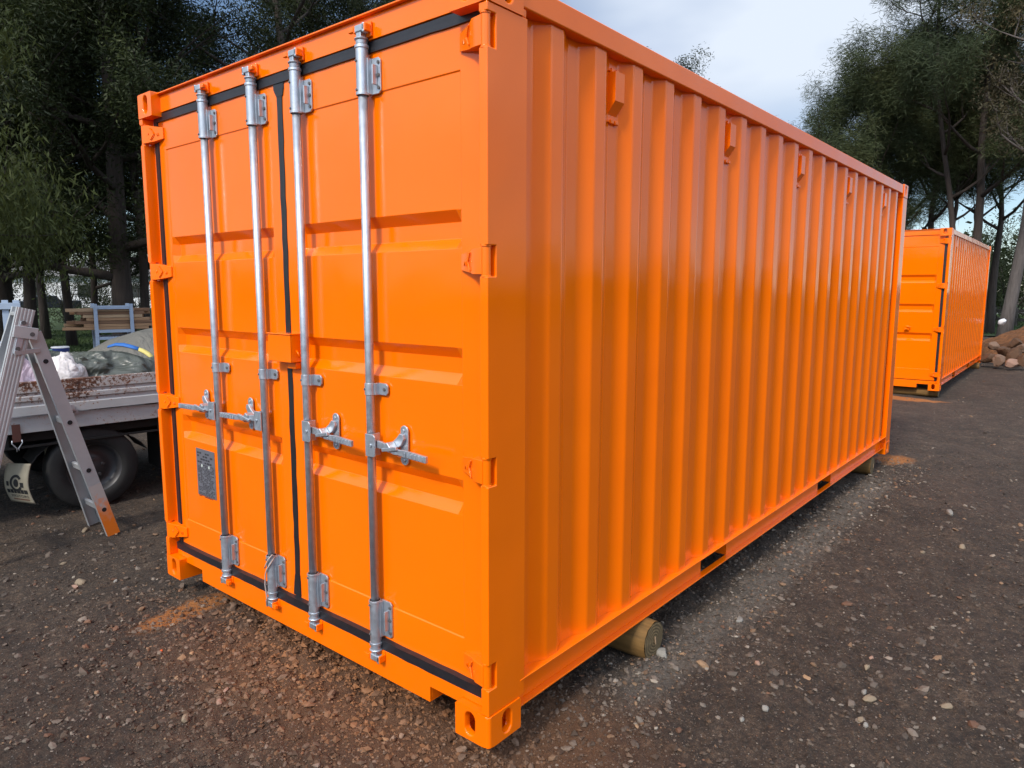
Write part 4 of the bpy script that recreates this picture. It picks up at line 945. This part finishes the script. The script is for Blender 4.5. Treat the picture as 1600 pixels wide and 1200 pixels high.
    for dy in (-.052, .092):
        m = MB(); L_, R_ = P(17, 517), P(55, 522); m.bar(L_+Vector((0, dy, 0)), R_+Vector((0, dy, 0)), .075, .008, (0, 1, 0)); hgp = m.build('hinge_plate', ALU, root, bevel=.003)
        c = P(46, 522)+Vector((0, dy-.006, 0)); MB().cyl(c, c+Vector((0, .003, 0)), .014, n=14).build('bolt', DARKBOLT, hgp)
    m = MB(); m.bar(P(18, 551, -.058), P(62, 547, -.010), .028, .006, (0, 1, 0)); m.build('spreader_bar', ALU, root, bevel=.002)
    return root
ladder()

# ------------------------------------------------------------------ timber rack, cooler, bench, pale slatted panel
RK = at(150, 500, 13.5); RKb = Vector((RK.x, RK.y, GZ+.05)); rra = math.atan2((at(206, 500, 13.55)-at(150, 500, 13.5)).y, (at(206, 500, 13.55)-at(150, 500, 13.5)).x)
def rackz(py): return at(150, py, 13.5).z-(GZ+.05)
root = empty('steel_rack', RKb, rra, label='pale blue steel stillage rack holding the stack of planks', cat='rack')
wR = (at(206, 500, 13.55)-at(150, 500, 13.5)).length; zt, z1_, z2_ = rackz(475), rackz(481), rackz(518); dR = .50
m = MB(); pp = .055
for x in (0, wR):
    for y in (0, dR): MB().box((x-pp/2, y-pp/2, 0), (x+pp/2, y+pp/2, zt)).build('post', RACKP, root, bevel=.004)
for z in (z1_, z2_, rackz(529)):
    for y in (0, dR): MB().box((pp/2, y-.02, z-.024), (wR-pp/2, y+.02, z+.024)).build('rail', RACKP, root, bevel=.003)
for x in (0, wR):
    for z in (z1_, z2_): MB().box((x-.02, pp/2, z-.022), (x+.02, dR-pp/2, z+.022)).build('cross_bar', RACKP, root, bevel=.003)
rr = random.Random(12); z = z2_+.026; row = 0
labs = []
while z < z1_-.05 and row < 9:
    th = rr.choice([.035, .045, .05]); y = .04; k = 0
    while y < dR-.10:
        wd = rr.choice([.09, .12, .14]); l0 = -rr.uniform(.12, .44)-(.14 if row < 1 else 0); l1 = wR+rr.uniform(.05, .36)
        if y+wd > dR-.03: break
        mt = rr.choice(PLANK)
        m = MB(); m.box((l0, y, z), (l1, y+wd, z+th)); p = m.build('plank', mt, None, bevel=.002, seg=1); p.location = RKb; p.rotation_euler = (0, 0, rra+rr.uniform(-.006, .006))
        tag(p, ['lowest', 'second', 'third', 'fourth', 'fifth', 'sixth', 'seventh', 'eighth', 'topmost'][row]+' layer of rough sawn planks in the blue rack, '+['front plank', 'plank behind the front one', 'third plank from the front', 'rear plank', 'rearmost plank', 'last plank'][k], 'plank', 'sawn planks stacked in the rack')
        y += wd+.006; k += 1
    z += th+.004; row += 1
# bench with the drink cooler
cb = at(96, 557, 12.4); 
BN = empty('timber_bench', (cb.x, cb.y, GZ), rra-.05, label='brown timber bench under the blue cooler, mostly hidden by the truck load', cat='bench'); hz = cb.z-GZ
MB().box((-.9, -.02, hz-.05), (.55, .40, hz)).build('top', PLANK[2], BN, bevel=.005)
for x in (-.8, .45):
    for y in (.03, .33): MB().box((x, y, 0), (x+.06, y+.06, hz-.051)).build('leg', PLANK[2], BN)
CO = empty('drink_cooler', (cb.x, cb.y, GZ+hz), rra, label='blue drink cooler with white lid standing on the timber bench', cat='cooler'); CO.scale = (1.15, 1.15, 1.0)
m = MB(); m.cyl((0, .16, .0), (0, .16, .115), .098, .104, n=32); m.build('body', BLUEP, CO, bevel=.004)
m = MB(); m.cyl((0, .16, .1155), (0, .16, .137), .108, .102, n=32); m.build('lid', WHITEP, CO, bevel=.005)
m = MB(); m.path([(-.10, .09, .095), (-.106, .06, .09), (-.106, .055, .035), (-.075, .045, .025), (-.062, .05, .05)], .010, 8); m.build('handle', WHITEP, CO)
# teal topped cabinet at left
tb = at(40, 553, 7.6); TBt = empty('work_bench', (tb.x, tb.y, GZ), rra-.03, label='cream cabinet bench with a teal top behind the ladder', cat='bench'); hz = tb.z-GZ
MB().box((-.75, -.25, hz-.035), (.20, .45, hz)).build('top', TEAL, TBt, bevel=.006)
MB().box((-.70, -.20, hz-.34), (.16, .42, hz-.036)).build('cabinet', CREAM, TBt, bevel=.006)
for x in (-.68, .08):
    for y in (-.18, .34): MB().box((x, y, 0), (x+.06, y+.06, hz-.341)).build('leg', CREAM, TBt)
for x in (-.55, -.30, -.05): MB().box((x, -.2035, hz-.32), (x+.008, -.2005, hz-.05)).build('groove', PLANK[2], TBt)
# pale slatted panel
sp_ = at(2, 530, 9.5); SP = empty('slatted_panel', (sp_.x, sp_.y, GZ+.04), rra-.1, label='pale blue grey slatted timber panel standing at the left edge', cat='panel')
ht = at(2, 469, 9.5).z-GZ-.04; hr = at(2, 479, 9.5).z-GZ-.04
for x in (-.50, -.36, -.22, -.08, .03, .13):
    MB().box((x, 0, .0), (x+.06, .022, ht)).build('slat', RACKP, SP, bevel=.003)
for z in (hr, hr-.42): MB().box((-.52, -.022, z-.03), (.20, -.001, z+.04)).build('cross_board', RACKP, SP, bevel=.003)

# ------------------------------------------------------------------ house and car far behind the left trees
hb = at(70, 470, 80); HS = empty('house', (hb.x, hb.y, GZ), rra-.75, label='white single storey house far behind the dark trees at left', cat='house')
MB().box((-14, 0, 0), (12, 8, 2.9)).build('wall', WALLW, HS)
MB().prism([(-.6, 2.91), (8.6, 2.91), (4, 4.6)], -14.5, 12.5, 'x').build('roof', ROOFG, HS)
for x in (-11, -6.5, -1.5, 3.5, 8.5): MB().box((x, -.03, 1.0), (x+1.4, -.005, 2.1)).build('window', GLASSD, HS)
cb = at(74, 486, 60); CA = empty('parked_car', (cb.x, cb.y, GZ+.05), rra+.1, label='dark parked car between the tree trunks in front of the white house', cat='car')
m = MB(); m.prism([(-2.1, .35), (-2.0, .75), (-1.2, .85), (-.6, 1.2), (.6, 1.22), (.9, .88), (2.1, .85), (2.15, .35)][::-1], 0, 1.7, 'y'); 
m.v = [(z, y, x) if False else (v[2], v[1], v[0]) for v in m.v for (x, y, z) in [v]]; m.build('body', CARD, CA, bevel=.05, fix=True)
for x in (-1.35, 1.35):
    for y in (-.005, 1.705-.2): MB().cyl((x, y, .32), (x, y+.2, .32), .32, n=20).build('wheel', TYRE, CA)
MB().box((-.5, -.008, .90), (.5, -.001, 1.14)).build('window', GLASSD, CA)

# ------------------------------------------------------------------ earth mound with rocks at right
mc = at(1600, 560, 21.5)
def mound_h(x, y):
    dx, dy = (x-20.6)/2.2, (y+1.6)/2.9; r = math.sqrt(dx*dx+dy*dy); b = max(0, 1-r**2.2)
    return 1.02*b**.75+.10*noise.noise(Vector((x*1.3, y*1.3, 2)))*min(1, b*3)+.05*noise.noise(Vector((x*5, y*5, 2)))*min(1, b*3)
V = []; n = 110
for i in range(n):
    for j in range(n):
        x = 17.9+5.4*i/(n-1); y = -5+6.6*j/(n-1); V.append((x, y, GZ-.03+mound_h(x, y)))
idx = np.arange(n*n).reshape(n, n); F = np.stack([idx[:-1, :-1], idx[1:, :-1], idx[1:, 1:], idx[:-1, 1:]], -1).reshape(-1, 4)
mm = Mat('orange_brown_soil', rough=.95); f_ = mm.noise(9, 9, .75); mm.base(mm.mix(mm.ramp(f_, [(.3, .4), (.5, 1.), (.7, 1.7)]), (1, 1, 1), (1, 1, 1))); 
mm.base(mm.mix(1., mm.mix(mm.noise(1.5, 5), (.12, .045, .013), (.24, .095, .030)), mm.ramp(f_, [(.3, .35), (.5, 1.), (.72, 1.8)]), 'MULTIPLY')); mm.bump(f_, .09, 1)
tag(obj_np('earth_mound', np.array(V), F, mm.m, smooth=True), kind='structure')
rocks = [(1569, 549, .34, .17, .17, 'rubble', 'large brown rock in the middle of the rock pile at the foot of the mound'),
 (1587, 554, .26, .17, .20, 'rubble', 'rounded brown rock right of the middle of the rock pile'),
 (1546, 560, .25, .17, .14, 'rubble', 'dark rock at the left end of the rock pile beside the far container'),
 (1562, 564, .20, .15, .18, 'brown', 'round grey brown rock at the foot of the pile, second from the left'),
 (1581, 567, .28, .16, .12, 'pink', 'long pale tan rock lying lowest at the foot of the pile'),
 (1586, 538, .30, .20, .17, 'rubble', 'tan rock resting high on the right of the pile'),
 (1598, 564, .22, .16, .17, 'rubble', 'brown rock at the right edge of the photo, low in the pile'),
 (1552, 541, .22, .15, .12, 'brown', 'dark rock on the mound slope above the left end of the pile'),
 (1597, 544, .20, .15, .14, 'brown', 'rock at the right edge of the photo, high in the pile')]
for i, (px, py, a, b_, c_, mt, lab) in enumerate(rocks):
    p = at(px, py, 19.95-(py-538)*.035); p.z = max(p.z, GZ+.05)
    rock('rock', p, rra+.4*math.sin(i*3), a*.85, b_*.85, c_*.85, STONE[mt], lab, 'rock', 'rocks piled at the foot of the earth mound', seed=40+i)
p = at(1566, 503, 20.6); rock('white_bag', p, 0, .125, .09, .08, WHITEP, 'white lump like a bag lying on top of the earth mound', 'bag', seed=70)

# ------------------------------------------------------------------ trees
def leafcloud(C_, per, rad, ll, lw, seed, droop=.5, flat_=1.0, jit=.5):
    """leaf-sized blades round cluster centres: rhombs, drooping"""
    rr = np.random.default_rng(seed); C_ = np.asarray(C_); N = len(C_)*per; c = np.repeat(C_, per, 0)
    d = rr.normal(0, 1, (N, 3)); d /= np.linalg.norm(d, axis=1)[:, None]; r = rad*np.cbrt(rr.random(N))*np.repeat(rr.uniform(.6, 1.25, len(C_)), per); p = c+d*r[:, None]*np.array([1, 1, flat_])
    p[:, 2] -= rr.random(N)**2*rad*droop
    t = rr.normal(0, 1, (N, 3))*np.array([1, 1, .6]); t[:, 2] -= droop*1.6; t /= np.linalg.norm(t, axis=1)[:, None]
    s = np.cross(t, rr.normal(0, 1, (N, 3))); s /= np.linalg.norm(s, axis=1)[:, None]+1e-9
    L_ = ll*rr.uniform(1-jit, 1+jit, N)[:, None]; W_ = lw*rr.uniform(.7, 1.3, N)[:, None]
    V_ = np.stack([p, p+t*L_*.45+s*W_*.5, p+t*L_, p+t*L_*.45-s*W_*.5], 1).reshape(-1, 3); F_ = np.arange(4*N).reshape(-1, 4); return V_, F_
def crown_obj(name, parts, mat, parent):
    V_, F_, o = [], [], 0
    for a, b in parts: V_.append(a); F_.append(b+o); o += len(a)
    return obj_np(name, np.concatenate(V_), np.concatenate(F_), mat, parent)
def grow(rr, m, p, d, ln, r, depth, tips, up_, wob=.35, kids=(3, 4), segs=5, spread=.8):
    pts, rs = [Vector(p)], [r]; d = Vector(d).normalized()
    for i in range(segs):
        d = (d+Vector((rr.uniform(-wob, wob), rr.uniform(-wob, wob), rr.uniform(-wob, wob)*.6+up_))*.5).normalized()
        pts.append(pts[-1]+d*ln/segs); rs.append(r*(1-.75*(i+1)/segs))
        if depth <= 1 and i >= 1: tips.append(pts[-1]+Vector((rr.uniform(-.2, .2), rr.uniform(-.2, .2), rr.uniform(-.2, .2))))
    m.path(pts, rs, 6 if depth else 5)
    if depth:
        for k in range(rr.randint(*kids)):
            i = rr.randint(2, segs); q = Vector((rr.gauss(0, 1), rr.gauss(0, 1), rr.gauss(0, .5))).normalized()
            grow(rr, m, pts[i], (d+q*spread).normalized(), ln*rr.uniform(.45, .7), rs[i]*.75+.004, depth-1, tips, up_, wob, kids, segs, spread)
def tree(name, base, h, seed, crown_r, low, n_limb, mat, bark, leaf, r0=.22, lean=(0, 0), shape='dome', per=90, crad=.55, ll=.13, lw=.035, droop=.6, forks=1, up_=.12, kids=(3, 4), cut=None, **k):
    rr = random.Random(seed); root = empty(name, base, 0, **k); m = MB(); tips = []
    for f in range(forks):
        off = Vector((rr.uniform(-.4, .4), rr.uniform(-.4, .4), 0))*(f > 0)
        pts, rs = [], []; n = 9; q = Vector((0, 0, -.1))+off*.4; lx, ly = lean[0]+off.x*.5, lean[1]+off.y*.5
        for i in range(n+1):
            t = i/n; pts.append(Vector((q.x+lx*h*t+.25*noise.noise(Vector((seed+f, t*3, 0)))*t*2, q.y+ly*h*t+.25*noise.noise(Vector((seed+f, t*3, 9)))*t*2, q.z+h*.92*t))); rs.append(r0*(1.25 if i == 0 else 1)*(1-.82*t)*(1 if f == 0 else .7))
        m.path(pts, rs, 10)
        for j in range(n_limb):
            t = low/h+(1-low/h)*(j+.5)/n_limb; t = min(.97, t); i = int(t*n); fr = t*n-i; p = pts[i].lerp(pts[min(i+1, n)], fr)
            a = j*2.4+seed+f; e = {'dome': math.sin(math.pi*min(1, (t-low/h)/(1-low/h)*.80+.22))**.6, 'cone': 1.05-(t-low/h)/(1-low/h)*.85, 'skirt': 1.0-.55*(t-low/h)/(1-low/h)}[shape]
            L_ = crown_r*e*rr.uniform(.75, 1.1); el = .1+.9*t
            grow(rr, m, p, (math.cos(a), math.sin(a), el*.8), L_, rs[i]*.5+.01, 2, tips, up_, kids=kids)
    m.build('trunk', bark, root)
    C_ = np.array([tuple(t) for t in tips])
    if cut is not None: C_ = C_[cut(C_)]
    C_ = C_[C_[:, 2] > max(.4, low*.45)]
    V_, F_ = leafcloud(C_, per, crad, ll, lw, seed, droop); crown_obj('crown', [(V_, F_)], mat, root) if leaf else None
    return root, len(C_)
def place(root, base, rz, s, label, group=None, sz=None):
    c = copy_tree(root); c.location = base; c.rotation_euler = (0, 0, rz); c.scale = (s, s, sz or s); c['label'] = label
    if group: c['group'] = group
    return c
GT = 'dark evergreen trees behind the truck'
def gp(px, dist): p = at(px, 520, dist); return Vector((p.x, p.y, GZ))
tA, na = tree('evergreen_tree', gp(196, 20.5), 13.5, 3, 3.6, 1.9, 15, LEAF_D, BARK_D, True, .27, shape='skirt', per=105, crad=.50, ll=.11, lw=.032, droop=.35, label='dark evergreen tree with the thick brown trunk right behind the timber rack', cat='tree', group=GT)
tB, nb = tree('evergreen_tree', gp(48, 21.5), 14.5, 11, 3.7, 1.9, 15, LEAF_D, BARK_D, True, .15, (.01, 0), shape='skirt', per=105, crad=.5, ll=.11, lw=.032, droop=.35, label='dark evergreen tree whose slim trunk rises just right of the ladder top', cat='tree', group=GT)
tC, nc = tree('evergreen_tree', gp(112, 24.5), 13, 23, 3.4, 2.6, 12, LEAF_D, BARK_D, True, .13, (-.02, .01), shape='dome', per=95, crad=.5, ll=.11, lw=.032, droop=.35, label='dark evergreen tree left of the rack, crown against a blue sky gap', cat='tree', group=GT)
print('clusters', na, nb, nc)
place(tC, gp(228, 21.5), 1.7, 1.0, 'evergreen tree whose thick trunk is half hidden by the left container edge', GT)
place(tA, gp(8, 24), 2.2, 1.0, 'dark evergreen tree at the left edge behind the pale slatted panel', GT)
place(tB, gp(-70, 20), 3.4, 1.0, 'dark evergreen tree outside the left edge whose crown fills the upper left', GT)
place(tA, gp(262, 27), 4.1, .92, 'dark evergreen tree behind the top left corner of the large container', GT)
place(tB, gp(150, 30), .6, .86, 'farther dark evergreen tree seen in the gap behind the rack', GT)
place(tC, gp(72, 28), 5.2, 1.02, 'slender farther evergreen tree between the trunks left of the rack', GT)
place(tC, gp(-30, 29), 2.9, 1.1, 'farther dark evergreen tree behind the left edge trees', GT)
place(tB, gp(20, 33), 5.0, .9, 'most distant dark evergreen tree of the left group', GT)
# paler sunlit branch tree at the upper left edge
tG, ng = tree('peppermint_tree', gp(-330, 12.5), 7.6, 31, 2.4, 2.2, 11, LEAF_G, BARK_D, True, .14, (.02, 0), shape='skirt', per=80, crad=.42, ll=.12, lw=.024, droop=1.0, label='olive green peppermint tree with lit drooping leaves at the upper left edge', cat='tree')
# gum tree over the container top, thin crown with sky behind
tE, ne = tree('gum_tree', gp(470, 24), 15.0, 45, 4.6, 6.5, 12, LEAF_D, BARK_D, True, .26, (-.03, 0), shape='dome', per=75, crad=.55, ll=.12, lw=.034, droop=.6, up_=.02, label='open crowned gum tree above the middle of the container doors', cat='tree')
tF = place(tE, gp(640, 27), 2.0, .95, 'open crowned gum tree behind the top right of the container doors')
place(tA, gp(500, 30), 3.3, 1.1, 'dense dark evergreen tree behind the open crowned gum, above the left door', GT)
place(tB, gp(590, 33), 1.3, 1.3, 'dense dark evergreen tree behind the gums, above the right door', GT)
# round topped tree behind the long side of the container
tR = place(tC, gp(985, 33), .3, .98, 'tree whose tip shows above the container roof edge, top centre')
# ---- right: casuarinas
GC = 'casuarina trees beyond the far container'
tH, nh = tree('casuarina_tree', gp(1335, 31), 9.6, 61, 3.5, 3.0, 13, LEAF_C, BARK_D, True, .16, (.0, 0), shape='dome', per=110, crad=.50, ll=.22, lw=.016, droop=.15, up_=.35, kids=(3, 4), label='grey green casuarina above the far end of the container, left of the group', cat='tree', group=GC)
tI, ni = tree('casuarina_tree', gp(1450, 32), 9.6, 67, 3.2, 4.6, 12, LEAF_C, BARK_D, True, .18, (-.01, .01), shape='dome', per=105, crad=.50, ll=.22, lw=.016, droop=.2, up_=.3, forks=2, label='forked casuarina whose dark trunk stands beside the far container roof', cat='tree', group=GC)
place(tH, gp(1400, 36), 2.5, 1.02, 'casuarina behind the others, middle of the right hand group', GC)
tJ, nj = tree('casuarina_tree', gp(1510, 29), 16.5, 73, 2.8, 5.0, 15, LEAF_C, BARK_D, True, .17, (.01, -.01), shape='skirt', per=85, crad=.46, ll=.22, lw=.016, droop=.25, up_=.25, forks=2, label='tallest casuarina with an airy crown reaching the top right', cat='tree', group=GC)
place(tI, gp(1545, 34), 4.0, .95, 'casuarina with low branches behind the tallest one at right', GC)
place(tH, gp(1262, 36), 1.1, .86, 'small casuarina lowest on the left of the right hand group', GC)
# leaning pale trunk at the right edge with sparse brown leaves
lb = gp(1567, 27); tK, nk = tree('gum_tree', lb, 13, 82, 2.4, 6.0, 9, LEAF_R, BARK_P, True, .20, (.045, -.075), shape='dome', per=16, crad=.40, ll=.12, lw=.035, droop=.5, forks=1, label='pale trunked gum leaning right behind the earth mound', cat='tree')
place(tK, gp(1640, 25), 1.9, .9, 'sparse gum with brownish leaves at the right edge')
# understorey shrubs, dim green, behind
GS = 'shrubs under the trees'
def shrub(base, h, r, seed, mat, label, per=70, N=120):
    root = empty('shrub', base, 0, label=label, cat='shrub', group=GS); rr = random.Random(seed); C_ = []; m = MB()
    for i in range(N):
        a = rr.uniform(0, 6.283); e = rr.random()**.6; z = h*rr.uniform(.08, 1.0); k = r*e*math.sqrt(max(.15, 1-(z/h-.35)**2*1.4))*(1+.3*math.sin(a*3+seed)); C_.append((k*math.cos(a), k*math.sin(a), z))
    for i in range(9):
        c = C_[i*7]; m.path([(0, 0, 0), (c[0]*.3, c[1]*.3, c[2]*.5), (c[0]*.8, c[1]*.8, c[2])], [.05, .03, .012], 5)
    m.build('stem', BARK_D, root); crown_obj('crown', [leafcloud(C_, per, .5, .14, .045, seed, .5)], mat, root); return root
s1 = shrub(gp(1575, 46), 5.2, 3.2, 5, LEAF_D, 'tall dim green shrub right of the far container, behind the leaning trunk')
def pshrub(px, dist, rz, s, label): c = place(s1, gp(px, dist), rz, s, label); return c
pshrub(1635, 44, 1.2, 1.1, 'dim green shrub at the right edge behind the leaning trunk'); pshrub(1528, 50, 2.5, .95, 'dim shrub showing just past the far corner of the far container')
pshrub(1440, 44, 4, .8, 'shrub top between the two containers roofs'); pshrub(1480, 47, 5, .8, 'shrub rising behind the roof of the far container')
FN = empty('timber_fence', gp(1535, 43), 0, label='weathered low timber fence beyond the path at far right', cat='fence'); fe = gp(1680, 40)-gp(1535, 43); FN.rotation_euler = (0, 0, math.atan2(fe.y, fe.x)); fl_ = fe.length
for i in range(9): MB().box((i*fl_/8-.06, -.06, 0), (i*fl_/8+.06, .06, .95)).build('post', FENCEM, FN)
for z in (.30, .72): MB().box((0, .061, z), (fl_, .10, z+.14)).build('rail', FENCEM, FN)
GD = 'shrubs far behind the left trees'
for i, (px, dist, s, lab) in enumerate([(105, 40, .62, 'low green shrub beyond the trunks, left of the rack'), (158, 42, .60, 'low green shrub beyond the trunks, behind the rack'), (222, 38, .8, 'green shrub beyond the trunks beside the container edge'), (-10, 36, .8, 'green shrub beyond the slatted panel')]):
    c = pshrub(px, dist, i*1.3, s, lab)
# the belt of far trees all round the yard (also what the glossy paint mirrors)
def belt(name, a0, a1, dist, hh, N, seed, label):
    rr = np.random.default_rng(seed); K = 150; C_ = []
    for i in range(K):
        a = a0+(a1-a0)*(i+rr.random())/K; d = dist*rr.uniform(.92, 1.15); top = hh*(.65+.35*noise.noise(Vector((a*9, seed, 0)))+.25*noise.noise(Vector((a*31, seed, 3))))
        for j in range(5): C_.append((CAM.x+d*math.cos(a)+rr.normal(0, .8), CAM.y+d*math.sin(a)+rr.normal(0, .8), GZ+top*(j+.5)/5*rr.uniform(.8, 1.15)))
    V_, F_ = leafcloud(C_, N, dist*.034, .9, .42, seed, .3); return tag(obj_np(name, V_, F_, LEAF_D), label, 'trees', kind='stuff')
belt('distant_woodland', YAW+R(62), YAW+R(190), 48, 4.6, 22, 3, 'far belt of dark trees around the yard, left and behind the photographer')
belt('distant_woodland', YAW-R(190), YAW-R(60), 48, 5.0, 22, 4, 'far belt of dark trees around the yard, right and behind the photographer')
belt('distant_woodland', YAW-R(34), YAW-R(20), 95, 9.0, 30, 5, 'far low wood beyond the grass at the right')
